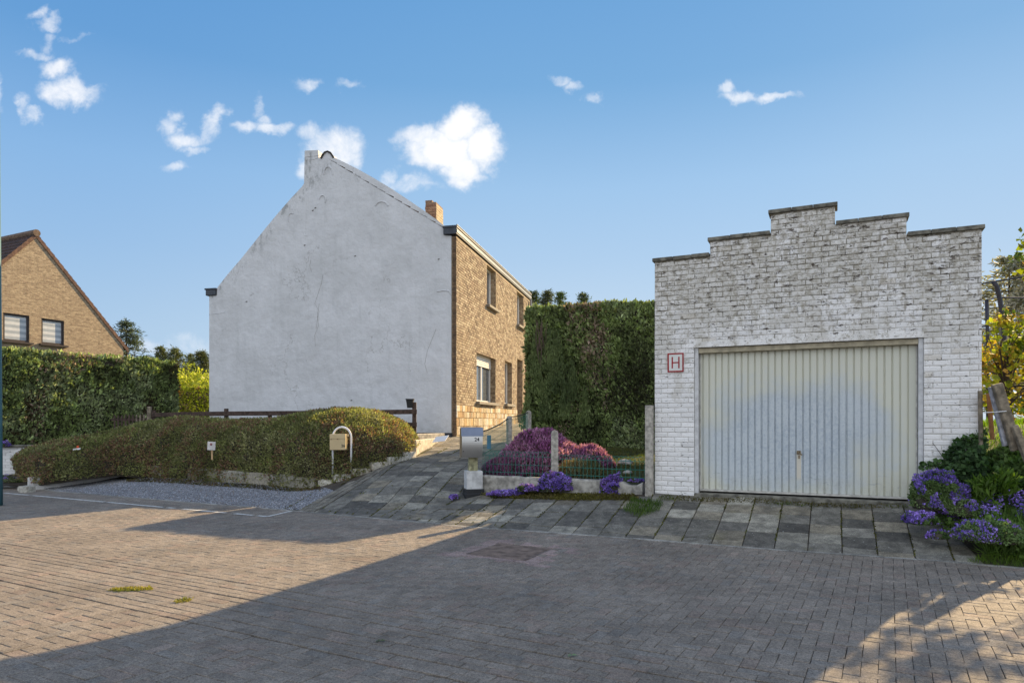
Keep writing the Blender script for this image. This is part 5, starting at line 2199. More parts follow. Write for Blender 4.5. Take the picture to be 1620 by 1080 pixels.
# body: curved front profile
bz0, bz1 = zat(723, MY), zat(676, MY)
Hb = bz1 - bz0
wb_ = (760.5 - 727.5) / 1080 * MY
dpt = .19
cxy = M_(745, 700)
prof = []
for k in range(15):
    f = k / 14
    z = bz0 + Hb * f
    bul = .045 * math.sin(f * math.pi * .85 + .35)
    prof.append((z, -dpt / 2 - bul))
front = [(cxy + mx * (-wb_ / 2) + my * d + mz * (z - cxy.z), cxy + mx * (wb_ / 2) + my * d + mz * (z - cxy.z)) for z, d in prof]
backL = [cxy + mx * (-wb_ / 2) + my * (dpt / 2) + mz * (bz0 - cxy.z), cxy + mx * (-wb_ / 2) + my * (dpt / 2) + mz * (bz1 - cxy.z - .01)]
backR = [cxy + mx * (wb_ / 2) + my * (dpt / 2) + mz * (bz0 - cxy.z), cxy + mx * (wb_ / 2) + my * (dpt / 2) + mz * (bz1 - cxy.z - .01)]
m = MB()
cut = 11
for k in range(cut):
    m.poly([front[k][0], front[k][1], front[k + 1][1], front[k + 1][0]])
m.poly([f_[0] for f_ in front] + [backL[1], backL[0]])
m.poly([f_[1] for f_ in front] + [backR[1], backR[0]])
m.poly([front[0][0], front[0][1], backR[0], backL[0]])
m.poly([backL[0], backR[0], backR[1], backL[1]])
m.poly([front[-1][0], front[-1][1], backR[1], backL[1]])
mbody = m.build('body', STEEL, mb2)
m = MB()
ofs = my * -.007
L_ = mx * .012
for k in range(cut - 1, 14):
    m.poly([front[k][0] + ofs - L_, front[k][1] + ofs + L_, front[k + 1][1] + ofs + L_, front[k + 1][0] + ofs - L_])
m.poly([front[-1][0] + ofs - L_, front[-1][1] + ofs + L_, backR[1] + L_ + mz * .02, backL[1] - L_ + mz * .02])
m.build('lid', mat_plain('blue_grey_steel', (.17, .20, .27), .35, metal=.8, var=.08), mbody)
nrm = -my
k = 8
cc = (front[k][0] * .28 + front[k][1] * .72) - my * .004
text_mesh('24', .088, basis(cc + mz * .015, mx, mz + my * .05, -my), BLACK, mbody, bold=.0015)
m = MB(); q = front[3][0] * .93 + front[3][1] * .07 - my * .003; m.tube([q, q - my * .008], .009, 10); m.build('lock', BLACK, mbody)

# ------------------------------------------------------------------ garden: low wall, posts, wire fences
W0 = np.array([2.10, 10.72]); W1 = np.array([-.52, 12.08])
we = (W1 - W0); WL = np.linalg.norm(we); we /= WL; wn2 = np.array([we[1], -we[0]])
if wn2[1] > 0:
    wn2 = -wn2
gw_ = thing('garden_kerb_wall', 'low rough concrete wall around the small heather garden', 'wall', (W0[0], W0[1], .45))
m = MB()
nseg = 26


def wallpt(s, off, z):
    q = W0 + we * s + wn2 * off
    return (q[0], q[1], z)


rngw = random.Random(3)
rows = []
for k in range(nseg + 1):
    s = .05 + (WL - .05) * k / nseg
    tz = .655 + rngw.uniform(-.010, .010) - (.06 if .12 < s < .3 else 0)
    j1 = rngw.uniform(-.008, .008)
    rows.append([wallpt(s, .02 + j1, .2), wallpt(s, .012 + j1, tz - .03), wallpt(s, -.01, tz), wallpt(s, -.11, tz), wallpt(s, -.13, tz - .03), wallpt(s, -.13, .2)])
for k in range(nseg):
    for q in range(5):
        m.poly([rows[k][q], rows[k + 1][q], rows[k + 1][q + 1], rows[k][q + 1]])
m.poly(rows[0]); m.poly(rows[-1])
m.build('wall', CONC, gw_)


def round_post(name, label, x, y, z0, z1, w, d, group='concrete fence posts of the small garden', rt=True):
    m = MB()
    n_ = 9
    prof_ = [(-w / 2, z0), (-w / 2, z1 - w / 2)]
    for k in range(n_):
        a = math.pi - math.pi * k / (n_ - 1)
        prof_.append((w / 2 * math.cos(a), z1 - w / 2 + w / 2 * math.sin(a)))
    prof_ += [(w / 2, z1 - w / 2), (w / 2, z0)]
    m.prism([(x + px_, y - d / 2, z_) for px_, z_ in prof_], (0, -1, 0), d)
    o = m.build(name, mat_plain('post_concrete', (.40, .37, .32), .9, var=.35, vs=16, bump=.6) if 'post_concrete' not in bpy.data.materials else bpy.data.materials['post_concrete'])
    tag(o, label, 'fence post', group)
    return o


PY_ = 11.5
round_post('fence_post', 'round topped concrete post in the low wall in front of the heather', P(877.5, 0, PY_)[0], PY_, .5, zat(680, PY_), .115, .10)
round_post('fence_post', 'round topped concrete post halfway up the driveway side fence', -.06, 14.5, .75, zat(657.5, 14.5), .125, .10)
round_post('fence_post', 'concrete post at the hedge end of the driveway side fence', .40, 16.45, .9, zat(649, 16.45), .13, .10)
m = MB()
q0 = P(1027.3, 0, 10.66)
m.box((q0[0], q0[1], (.35 + zat(641, 10.66)) / 2), (.115, .10, zat(641, 10.66) - .35), ((g1[0], g1[1], 0), (g2[0], g2[1], 0), (0, 0, 1)), ch=.006)
tag(m.build('fence_post', bpy.data.materials['post_concrete']), 'tall square concrete post standing against the garage corner', 'fence post', 'concrete fence posts of the small garden')


def wire_fence(name, label, p0, p1, z0a, z0b, h, pitch, arch=True, rows_=(.12, .45, .8), r=.0032, wob=.01, toprail=False):
    p0 = np.array(p0, float); p1 = np.array(p1, float)
    e = p1 - p0; L = np.linalg.norm(e); e /= L
    o = thing(name, label, 'wire fence', (p0[0], p0[1], z0a))
    m = MB()
    n_ = int(L / pitch)

    def q(s, z):
        k = s / L
        zz = z0a + (z0b - z0a) * k + z
        return Vector((p0[0] + e[0] * s + wob * math.sin(s * 5.1), p0[1] + e[1] * s + wob * math.cos(s * 3.3), zz))
    if arch:
        k = 0
        while k + 2 <= n_:
            s0 = k * pitch; s1 = (k + 2) * pitch
            pts = [q(s0, 0), q(s0, h - pitch)]
            for a in range(1, 6):
                th = math.pi - math.pi * a / 6
                pts.append(q((s0 + s1) / 2 + pitch * math.cos(th), h - pitch + pitch * math.sin(th)))
            pts += [q(s1, h - pitch), q(s1, 0)]
            m.tube(pts, r, 4, cap=False)
            k += 1
    else:
        for k in range(n_ + 1):
            m.tube([q(k * pitch, 0), q(k * pitch, h)], r * .8, 4, cap=False)
    m.build('mesh', GREENW, o)
    for f in rows_:
        mm = MB()
        mm.tube([q(L * i / 14, h * f) for i in range(15)], r * 1.25, 4)
        mm.build('wire', GREENW, o)
    if toprail:
        mm = MB(); mm.tube([q(L * i / 6, h + .01 - .03 * math.sin(i / 6 * math.pi)) for i in range(7)], .011, 6)
        mm.build('top_rail', mat_plain('dark_green_rail', (.02, .05, .05), .5), o)
    return o


pp_ = np.array([P(877.5, 0, PY_)[0], PY_])
wire_fence('wire_fence', 'green arched wire mesh on the low wall between steel mailbox and middle post', W1 + np.array([.05, .02]), pp_ + np.array([-.06, 0]), .67, .67, .42, .075)
wire_fence('wire_fence', 'green arched wire mesh on the low wall between middle post and garage', pp_ + np.array([.06, 0]), W0 + np.array([-.02, .02]), .67, .67, .38, .075)
wire_fence('wire_fence', 'green wire mesh with dark rail climbing beside the driveway to the halfway post', (-.52, 12.1), (-.08, 14.45), .62, .86, .80, .07, False, (.1, .3, .5, .7, .9), .0028, .006, True)
wire_fence('wire_fence', 'green wire mesh from the halfway post up to the hedge', (-.04, 14.55), (.38, 16.4), .88, 1.0, .82, .07, False, (.1, .3, .5, .7, .9), .0028, .006, True)
# blue plate behind the mesh
m = MB(); q = P(773.5, 699, 13.0); m.box(q, (.075, .02, .26), (f2[0] and (1, 0, 0), (0, 1, 0), (0, 0, 1)), ch=.004)
tag(m.build('sign_plate', mat_plain('blue_plate', (.10, .22, .36), .4)), 'narrow blue plate tied to the wire mesh right of the steel mailbox', 'plate')

# ------------------------------------------------------------------ plants


def mound(name, label, cat, c, rx, ry, rz, n, pal, size, asp, mat, seed, base_cols=None, frac=.35, up=.9, group=None, core=True, leafpart='flowers', greens=None, rough=.25, mask=None):
    c = np.array(c, float)
    o = thing(name, label, cat, tuple(c), group)
    if core:
        bm = bmesh.new(); bmesh.ops.create_icosphere(bm, subdivisions=3, radius=1)
        for v in bm.verts:
            v.co = Vector((c[0] + v.co.x * rx * .86, c[1] + v.co.y * ry * .86, c[2] + max(v.co.z, -.1) * rz * .84))
        me = bpy.data.meshes.new('stems'); bm.to_mesh(me); bm.free(); me.materials.append(TWIG)
        link('stems', me, o)

    def surf(k):
        d = rand_dir(k); d[:, 2] = np.abs(d[:, 2])
        nb_ = fbm(d + c, 2.4, seed)[:, None]
        rr = 1 + (nb_ - .5) * rough * 2 - rng.random((k, 1)) * .12
        p = c + d * np.array([rx, ry, rz]) * rr
        nn = unit(d / np.array([rx, ry, rz]))
        return p, nn
    if greens is not None:
        k = int(n * frac)
        p, nn = surf(k)
        Dr = unit(nn * .5 + np.array([0, 0, up * .6]) + rng.normal(size=(k, 3)) * .5)
        leaf_mesh('foliage', p - nn * .02, Dr, unit(nn + rng.normal(size=(k, 3)) * .6), size * 1.15, asp * .8, palette(p, greens, 3, seed + 3, .3), LEAF, o)
    p, nn = surf(n)
    if mask is not None:
        kp_ = vnoise(p, 9, seed + 31) + .5 * vnoise(p, 22, seed + 32) > mask * 1.5
        p, nn = p[kp_], nn[kp_]
        n = len(p)
    cols = palette(p, pal, 3.0, seed + 1, .3)
    Dr = unit(nn * .5 + np.array([0, 0, up]) + rng.normal(size=(n, 3)) * .35)
    leaf_mesh(leafpart, p, Dr, unit(nn + rng.normal(size=(n, 3)) * .6), size * np.clip(rng.normal(1, .25, n), .5, 1.6), asp, cols, mat, o)
    return o


HEA = [(.30, .10, .26), (.42, .17, .36), (.52, .26, .44), (.36, .13, .28), (.58, .34, .46)]
GRN = [(.05, .07, .02), (.08, .10, .03), (.11, .12, .05)]
hc1 = P(862, 750, 12.75)
mound('heather_clump', 'big mound of pink purple heather behind the low wall', 'flowers', (hc1[0], 12.85, .62), .84, .62, zat(684, 12.9) - .62, 21000, HEA, .060, .33, PETAL, 101, greens=GRN, frac=.5, rough=.16)
hc2 = P(938, 740, 12.6)
mound('heather_clump', 'smaller mound of pink heather on the garage side of the big mound', 'flowers', (hc2[0] - .08, 12.75, .62), .52, .5, zat(704, 12.7) - .62, 9000, HEA, .055, .33, PETAL, 111, greens=GRN, frac=.5, rough=.18)
hc3 = P(793, 740, 12.3)
mound('heather_clump', 'dark low heather at the mailbox corner of the garden', 'flowers', (hc3[0] + .02, 12.4, .60), .36, .3, .34, 4500, [(.22, .07, .19), (.32, .11, .27), (.28, .12, .20)], .05, .3, PETAL, 121, greens=GRN, frac=.7)
mound('dry_plant', 'dry pale brown twiggy plant behind the mesh right of the middle post', 'plant', (P(920, 0, 11.75)[0], 11.75, .60), .42, .22, .30, 3200, [(.20, .15, .08), (.26, .21, .12), (.14, .13, .06)], .09, .14, LEAF, 131, leafpart='foliage')
AUB = [(.17, .11, .48), (.27, .18, .62), (.38, .27, .76), (.24, .13, .52)]


def aub(label, px, py, Y, rx, rz, n, ry=None, seed=0, frac=.8, mask=.40, green=False):
    q = P(px, py, Y)
    return mound('aubrieta_clump', label, 'flowers', (q[0], Y, q[2]), rx, ry or rx * .5, rz, n, AUB, .026 if green else .029, .8, PETAL, 200 + seed,
                 greens=[(.10, .16, .06), (.15, .22, .08), (.20, .26, .12)] if green else [(.08, .11, .05), (.12, .16, .07), (.16, .20, .09)], frac=frac, up=.5, group='purple aubrieta cushions', rough=.42, mask=mask)


aub('purple aubrieta cushion spilling over the wall below the middle concrete post', 880, 774, 11.28, .27, .30, 3300, seed=1)
aub('purple aubrieta cushion spilling over the wall near the garage end', 969, 781, 10.98, .19, .32, 2300, seed=2)
aub('flat strip of purple aubrieta on the slabs right of the steel mailbox', 806, 783, 11.55, .42, .07, 2400, ry=.14, seed=3)
aub('tiny purple aubrieta tuft at the left foot of the steel mailbox', 719, 789, 11.75, .09, .07, 260, seed=4)
aub('small purple aubrieta patch between strip and big cushion', 838, 776, 11.4, .22, .10, 1000, ry=.12, seed=5)
aub('thin purple aubrieta tuft on the wall top by the square post', 1010, 762, 10.85, .17, .035, 260, ry=.05, seed=6)
aub('lilac tuft on the coping beside the lamp post', 8, 706, 16.9, .14, .12, 300, seed=7)
aub('lilac plants on the ground left of the whitewashed wall', 10, 762, 16.0, .45, .14, 500, ry=.3, seed=8, frac=2.5, mask=.62)
# the right hand bank
QB = [(1482, 800, 8.5, .33, .40, 6500), (1458, 826, 8.2, .22, .13, 2600), (1525, 812, 8.3, .26, .17, 1900), (1572, 852, 7.65, .42, .20, 2600), (1484, 850, 7.93, .12, .08, 380)]
LB_ = ['largest purple aubrieta mass against the right door jamb of the garage', 'purple aubrieta flowing onto the slabs under the largest mass', 'purple aubrieta fading into the ground cover right of the largest mass',
       'sparse purple aubrieta above the grass at the right border', 'little purple aubrieta tuft on the slab edge of the right bank']
for k, ((px, py, Y, rx, rz, n), lab) in enumerate(zip(QB, LB_)):
    aub(lab, px, py, Y, rx, rz, n, ry=rx * .8, seed=20 + k, frac=2.0, mask=(.52, .50, .58, .60, .5)[k], green=True)


def field(name, label, poly, n, size, pal, asp, mat, up=1.0, cat='grass', hfn=None, jitter=.35, seed=1, lift=0.0, kind='stuff', bend=0.0, zr=(0, 0)):
    """scatter blades/leaves inside a 2-D polygon on the ground"""
    poly = np.array(poly)
    lo, hi = poly.min(0), poly.max(0)
    pts = np.empty((0, 2))
    while len(pts) < n:
        q = lo + rng.random((n * 2, 2)) * (hi - lo)
        ins = np.zeros(len(q), bool)
        j = len(poly) - 1
        for i in range(len(poly)):
            xi, yi = poly[i]; xj, yj = poly[j]
            c_ = ((yi > q[:, 1]) != (yj > q[:, 1])) & (q[:, 0] < (xj - xi) * (q[:, 1] - yi) / (yj - yi + 1e-12) + xi)
            ins ^= c_
            j = i
        pts = np.vstack([pts, q[ins]])
    pts = pts[:n]
    z = H(pts[:, 0], pts[:, 1]) + lift
    if zr[1] > 0:
        pz = np.stack([pts[:, 0], pts[:, 1], pts[:, 0] * 0], -1)
        z = z + zr[0] + (zr[1] - zr[0]) * fbm(pz, 2.5, seed + 40) ** 1.2 * rng.random(n)
    Pp = np.stack([pts[:, 0], pts[:, 1], z], -1)
    Dr = unit(np.array([0, 0, up]) + rng.normal(size=(n, 3)) * jitter)
    cols = palette(Pp, pal, 2.2, seed, .25)
    o = leaf_mesh(name, Pp, Dr, unit(rng.normal(size=(n, 3)) + np.array([0, 0, .3])), size * np.clip(rng.normal(1, .3, n), .4, 1.8), asp, cols, mat)
    tag(o, label, cat, None, kind)
    return o


GG = [(.08, .14, .03), (.12, .20, .04), (.17, .26, .06), (.10, .16, .04)]
def gpoly(lst):
    return [((x - 810) / 1080 * Y, Y) for x, Y in lst]


# ground cover on the right bank: leaves, long grass, ivy
field('ground_cover', 'dense green leafy ground cover over the right bank', [(5.25, 8.3), (5.6, 9.0), (6.3, 8.75), (7.4, 9.6), (9.5, 10.8), (9.5, 6.5), (6.5, 6.9), (5.5, 7.35)], 20000, .055,
      [(.07, .12, .03), (.11, .18, .045), (.16, .25, .06), (.10, .16, .05)], .8, LEAF, up=.5, cat='ground cover', jitter=.7, seed=3, zr=(0.0, .34))
field('long_grass', 'long grass blades hanging at the front of the right bank', [(5.3, 7.6), (5.45, 8.1), (6.2, 8.1), (7.6, 7.0), (7.2, 6.5), (6.2, 6.95), (5.6, 7.4)], 9000, .24,
      GG, .045, LEAF, up=1.1, seed=5, jitter=.5)
field('grass_verge', 'bright short grass strip along the kerb at the right corner', [(5.0, 7.50), (5.3, 7.62), (6.6, 6.9), (8, 6.1), (7.9, 5.8), (6.5, 6.62), (5.3, 7.3)], 5200, .060,
      [(.07, .13, .015), (.11, .18, .02), (.14, .20, .03)], .07, LEAF, seed=6)
field('grass_tuft', 'green grass tuft at the garage corner', gpoly([(985, 10.1), (1000, 10.5), (1050, 10.2), (1042, 9.9), (1010, 9.75)]), 1500, .065, [(.06, .11, .015), (.08, .14, .02), (.10, .15, .03)], .08, LEAF, seed=7)
field('moss', 'yellow green moss and weeds along the foot of the low garden wall', [(-.55, 11.9), (.2, 11.62), (1.1, 11.12), (1.9, 10.72), (1.95, 10.45), (1.2, 10.75), (.3, 11.2), (-.3, 11.55)], 9000, .030,
      [(.12, .11, .02), (.15, .13, .03), (.10, .08, .03), (.18, .16, .05)], .5, LEAF, up=.4, jitter=.8, seed=8, zr=(0, .05))
field('lawn', 'mossy grass of the small heather garden', [(-.3, 12.3), (.4, 16.4), (3.4, 15.3), (2.3, 11.2)], 22000, .045, [(.06, .075, .015), (.09, .10, .02), (.13, .11, .03), (.07, .10, .02)], .12, LEAF, jitter=.5, seed=9)
field('lawn_grass', 'bright sunlit lawn behind the wooden post on the right', [(6.9, 10.4), (7.0, 15), (22, 18), (22, 10), (9.5, 10.9)], 26000, .13, [(.12, .20, .015), (.16, .26, .02), (.20, .30, .03)], .08, LEAF, seed=10)
for k, (px, Y, rx, lab) in enumerate(((207, 7.0, .22, 'larger yellowish moss patch growing in the sunlit road joints'), (290, 6.35, .07, 'smaller yellowish moss patch in the road joints'))):
    c = ((px - 810) / 1080 * (1.6 * 1080 / ((932 if k == 0 else 950) - 667)))
    Yp = 1.6 * 1080 / ((932 if k == 0 else 950) - 667)
    field('moss_patch', lab, [(c - rx, Yp - .03), (c - rx * .3, Yp - .09), (c + rx, Yp - .04), (c + rx * .8, Yp + .05), (c - rx * .4, Yp + .07)], 900 if k == 0 else 260, .022,
          [(.22, .20, .03), (.30, .24, .06), (.16, .18, .03)], .3, LEAF, up=.3, jitter=.9, seed=30 + k, zr=(0, .015))
# leaf litter and weeds at the foot of the stones, dead leaves by the bank
field('leaf_litter', 'brown leaf litter and moss between gravel and stones', gpoly([(200, 16.2), (300, 15.4), (420, 14.35), (505, 13.75), (512, 13.3), (430, 13.9), (300, 15.0), (200, 15.8)]), 5000, .030,
      [(.09, .06, .035), (.13, .09, .045), (.10, .10, .03), (.06, .045, .03)], .6, LEAF, up=.25, jitter=1.0, seed=12)
field('weeds', 'thin weeds in the slab joints before the garage door', [(2.3, 10.55), (5.3, 9.2), (5.25, 9.05), (2.2, 10.35)], 2600, .028, [(.10, .09, .03), (.13, .10, .04), (.09, .12, .03)], .3, LEAF, up=.6, jitter=.7, seed=13)

# small aubrieta flowers sprinkled through the bank
for k, (poly, n_, lab) in enumerate((([(5.3, 8.35), (5.55, 8.9), (6.6, 8.5), (6.7, 7.7), (5.9, 7.75)], 2600, 'tiny purple flowers sprinkled through the ground cover beside the door'),
                                    ([(5.75, 7.35), (6.0, 7.9), (7.4, 7.2), (7.0, 6.6)], 1300, 'tiny purple flowers scattered over the low front of the right bank'))):
    pl_ = np.array(poly); lo, hi = pl_.min(0), pl_.max(0)
    q = lo + rng.random((n_ * 4, 2)) * (hi - lo)
    ins = np.zeros(len(q), bool); j = len(pl_) - 1
    for i in range(len(pl_)):
        xi, yi = pl_[i]; xj, yj = pl_[j]
        ins ^= ((yi > q[:, 1]) != (yj > q[:, 1])) & (q[:, 0] < (xj - xi) * (q[:, 1] - yi) / (yj - yi + 1e-12) + xi)
        j = i
    q = q[ins]
    q3 = np.c_[q, q[:, 0] * 0]
    q = q[vnoise(q3, 5, 61 + k) + .4 * vnoise(q3, 13, 62) > .80][:n_]
    n2 = len(q)
    Pp = np.c_[q, H(q[:, 0], q[:, 1]) + .10 + .22 * rng.random(n2)]
    o = leaf_mesh('purple_flowers', Pp, rand_dir(n2), unit(np.array([0, -.6, .8]) + rng.normal(size=(n2, 3)) * .3), .028, .9, palette(Pp, AUB, 3, 5, .2), PETAL)
    tag(o, lab, 'flowers', None, 'stuff')
for k, (px, py, lab) in enumerate(((903, 1038, 'single green leaf fallen on the road near the bottom edge'), (600, 1015, 'small dark weed sprig in the road joint by the gutter line'))):
    Yl = 1.6 * 1080 / (py - 667); xl_ = (px - 810) / 1080 * Yl
    m = MB()
    for a_ in ((0, .045), (2.2, .03), (4.1, .035)):
        ca, sa_ = math.cos(a_[0]), math.sin(a_[0])
        m.faces([(xl_, Yl, .008), (xl_ + ca * a_[1] * .5 - sa_ * .014, Yl + sa_ * a_[1] * .5 + ca * .014, .018), (xl_ + ca * a_[1], Yl + sa_ * a_[1], .010), (xl_ + ca * a_[1] * .5 + sa_ * .014, Yl + sa_ * a_[1] * .5 - ca * .014, .014)], [(0, 1, 2, 3)])
    tag(m.build('fallen_leaf' if k == 0 else 'weed_sprig', mat_plain('leaf_green_%d' % k, ((.14, .22, .10), (.06, .08, .03))[k], .6)), lab, ('leaf', 'weed')[k])

# moss lines in slab joints
rngm = random.Random(5)
mp = []
for k in range(16000):
    i = rngm.randint(-14, 12); s = rngm.uniform(-2.9, -.1)
    if rngm.random() < .5:
        q = GC + g1 * (i * .375) + g2 * s
    else:
        q = np.array([-1.2, 11.0]) + f1 * (rngm.randint(-8, 3) * .375) + f2 * rngm.uniform(-.7, 5.0)
    q = q + np.array([rngm.gauss(0, .006), rngm.gauss(0, .006)])
    if dist(q[0], q[1]) < .03:
        continue
    mp.append(q)
mp = np.array(mp)
keep = fbm(np.c_[mp, mp[:, 0] * 0], 1.3, 77) > .46
mp = mp[keep]
Pp = np.c_[mp, H(mp[:, 0], mp[:, 1]) - .008]
nn_ = len(Pp)
o = leaf_mesh('joint_moss', Pp, unit(np.array([0, 0, .6]) + rng.normal(size=(nn_, 3)) * .8), rand_dir(nn_), .024, .7, palette(Pp, [(.09, .10, .02), (.13, .12, .03), (.06, .06, .02)], 3, 4, .3), LEAF)
tag(o, 'moss growing in the joints between the grey slabs', 'moss', None, 'stuff')

# gravel
ng = 42000
gp_ = np.array(gpoly([(50, 15.6), (185, 16.4), (300, 15.5), (440, 14.2), (510, 13.6), (530, 12.9), (478, 12.0)]) + [(-4.0, 12.1), (-10.3, 15.35)])
lo, hi = gp_.min(0), gp_.max(0)
q = lo + rng.random((ng * 3, 2)) * (hi - lo)
ins = np.zeros(len(q), bool); j = len(gp_) - 1
for i in range(len(gp_)):
    xi, yi = gp_[i]; xj, yj = gp_[j]
    ins ^= ((yi > q[:, 1]) != (yj > q[:, 1])) & (q[:, 0] < (xj - xi) * (q[:, 1] - yi) / (yj - yi + 1e-12) + xi)
    j = i
q = q[ins]; q = q[dist(q[:, 0], q[:, 1]) > .02][:ng]
ng = len(q)
zz = H(q[:, 0], q[:, 1]) - .012
oct_ = np.array([(1, 0, 0), (-1, 0, 0), (0, 1, 0), (0, -1, 0), (0, 0, .8), (0, 0, -.8)])
ofc = np.array([(0, 2, 4), (2, 1, 4), (1, 3, 4), (3, 0, 4)])
sz = rng.uniform(.009, .021, (ng, 1, 1))
ang_ = rng.random(ng) * 6.28
rot = np.stack([np.cos(ang_), -np.sin(ang_), np.sin(ang_), np.cos(ang_)], -1).reshape(ng, 2, 2)
ov = oct_[None] * sz * rng.uniform(.7, 1.3, (ng, 6, 1))
ovxy = np.einsum('nij,nkj->nki', rot, ov[:, :, :2])
V = np.concatenate([ovxy, ov[:, :, 2:]], -1) + np.c_[q, zz][:, None]
F = (ofc[None] + np.arange(ng)[:, None, None] * 6).reshape(-1, 3)
k_ = rng.normal(1, .3, (ng, 1)).clip(.4, 2)
cc = np.array([(.20, .205, .22)]) * k_
cc[rng.random(ng) < .10] = (.42, .42, .42)
cc[rng.random(ng) < .08] = (.20, .15, .11)
o = link('gravel', fast_mesh('gravel', V.reshape(-1, 3), F, np.repeat(cc, 4, 0), [mat_plain('blue_gravel', (1, 1, 1), .8, attr=True, var=.1)]))
tag(o, 'blue grey gravel strip between the road and the bush', 'gravel', None, 'stuff')

# ------------------------------------------------------------------ small signs in the bush
sg = thing('garden_sign', 'small white square sign on a short stake stuck in the middle of the bush', 'sign', P(334, 722, 15.05))
SY = 14.95
m = MB(); a = Vector(P(334.5, 705, SY)); 
m.box(a, (.175, .008, .185), (tuple(Vector((1, 0, -.05)).normalized()), (0, 1, 0), tuple(Vector((.05, 0, 1)).normalized())), ch=.003)
m.build('panel', mat_plain('off_white_plastic', (.60, .58, .56), .4), sg)
m = MB(); m.box(Vector(P(335.5, 718, SY + .02)), (.035, .02, .25), ch=.003); m.build('stake', mat_plain('pale_wood', (.50, .33, .17), .7), sg)
m = MB(); c0 = Vector(P(334, 702.5, SY - .008))
for k in range(16):
    a0, a1 = k * math.pi / 8, (k + 1) * math.pi / 8
    m.poly([c0 + Vector((math.cos(a0) * .026, 0, math.sin(a0) * .026)), c0 + Vector((math.cos(a1) * .026, 0, math.sin(a1) * .026)), c0 + Vector((math.cos(a1) * .015, 0, math.sin(a1) * .015)), c0 + Vector((math.cos(a0) * .015, 0, math.sin(a0) * .015))])
m.build('red_ring', RED, sg)
m = MB(); m.box(c0 + Vector((0, -.001, -.002)), (.022, .003, .016)); m.box(c0 + Vector((-.006, -.001, -.016)), (.006, .003, .02)); m.box(c0 + Vector((.008, -.001, -.016)), (.006, .003, .02))
m.build('emblem', BLACK, sg)
sg2 = thing('garden_marker', 'tiny white marker with an orange red top at the left end of the bush', 'marker', P(122, 715, 16.0))
m = MB(); m.box(Vector(P(121.5, 710.3, 15.95)), (.17, .03, .04), (tuple(Vector((1, 0, .12)).normalized()), (0, 1, 0), (0, 0, 1)), ch=.005); m.build('label', WHITEP, sg2)
m = MB(); m.box(Vector(P(123, 706.5, 15.97)), (.055, .02, .06), ch=.012); m.build('tip', mat_plain('orange_red_plastic', (.60, .09, .03), .5), sg2)

# ------------------------------------------------------------------ right side: posts, climbing frame, shrub, ivy
wp = thing('wooden_post', 'split grey weathered plank post leaning on the bank right of the garage', 'post', P(1600, 740, 8.6))
m = MB()
YP = 8.55
for (xa, ya, xb, yb, w_, dy) in ((1577, 607, 1608, 712, .125, 0),):
    a = Vector(P(xa, ya, YP)); b_ = Vector(P(xb, yb, YP - .05)); d = (b_ - a)
    m.box((a + b_) / 2, (w_, .06, d.length), (tuple(Vector((1, 0, .25)).normalized()), (0, 1, 0), tuple(-d.normalized())), ch=.008)
m.build('plank', WOOD_G, wp)
m = MB(); a = Vector(P(1567, 612, YP + .05)); b_ = Vector(P(1590, 705, YP + .02)); d = b_ - a
m.box((a + b_) / 2, (.05, .05, d.length), (tuple(Vector((1, 0, .25)).normalized()), (0, 1, 0), tuple(-d.normalized())), ch=.006)
m.build('plank', mat_plain('bleached_wood', (.33, .33, .36), .9, var=.4, vs=14), wp)
m = MB(); a = Vector(P(1604, 673, YP - .08)); b_ = Vector(P(1655, 800, YP - .25)); d = b_ - a
m.box((a + b_) / 2, (.075, .06, d.length), (tuple(Vector((1, 0, .4)).normalized()), (0, 1, 0), tuple(-d.normalized())), ch=.006)
m.build('brace', WOOD_G, wp)
m = MB(); m.tube([P(1556, 652.5, YP), P(1575, 651.5, YP - .08), P(1592, 650, YP - .09)], .006, 6); m.build('tie', WHITEP, wp)
sk = MB(); sk.tube([P(1564, 622, 8.75), P(1570, 695, 8.75)], [.028, .026], 8)
tag(sk.build('stake', WOOD_O), 'thin orange brown stake between garage and leaning plank', 'stake')
sk = MB(); sk.tube([P(1550.5, 618, 8.8), P(1552, 720, 8.8)], [.028, .026], 8)
sk = tag(sk.build('stake', WOOD_G), 'thin mossy grey stake tight against the garage corner', 'stake')

tf = thing('climbing_frame', 'dark bent metal tube with wires of a frame above the yellow shrub', 'frame', P(1590, 640, 13.5))
DT_ = mat_plain('dark_tube', (.03, .03, .045), .5)
m = MB(); m.tube([P(1571, 445, 13.5), P(1577, 453, 13.5), P(1582, 475, 13.5), P(1586, 505, 13.5), P(1589, 540, 13.5), P(1590, 680, 13.5)], .042, 8); m.build('tube', DT_, tf, True)
m = MB(); m.tube([P(1561, 474, 16.5), P(1562, 520, 16.5), P(1563, 670, 16.5)], .04, 8); m.build('tube', DT_, tf, True)
for seq in (((1520, 455, 13.5), (1571, 445.5, 13.5), (1620, 438, 13.4), (1760, 420, 13)), ((1530, 480, 16.5), (1563, 474, 16.5), (1580, 470, 15), (1650, 472, 13.5)), ((1540, 520, 13.7), (1575, 512, 13.6), (1588, 505, 13.5))):
    m = MB(); m.tube([P(*s_) for s_ in seq], .017, 6); m.build('wire', DT_, tf)

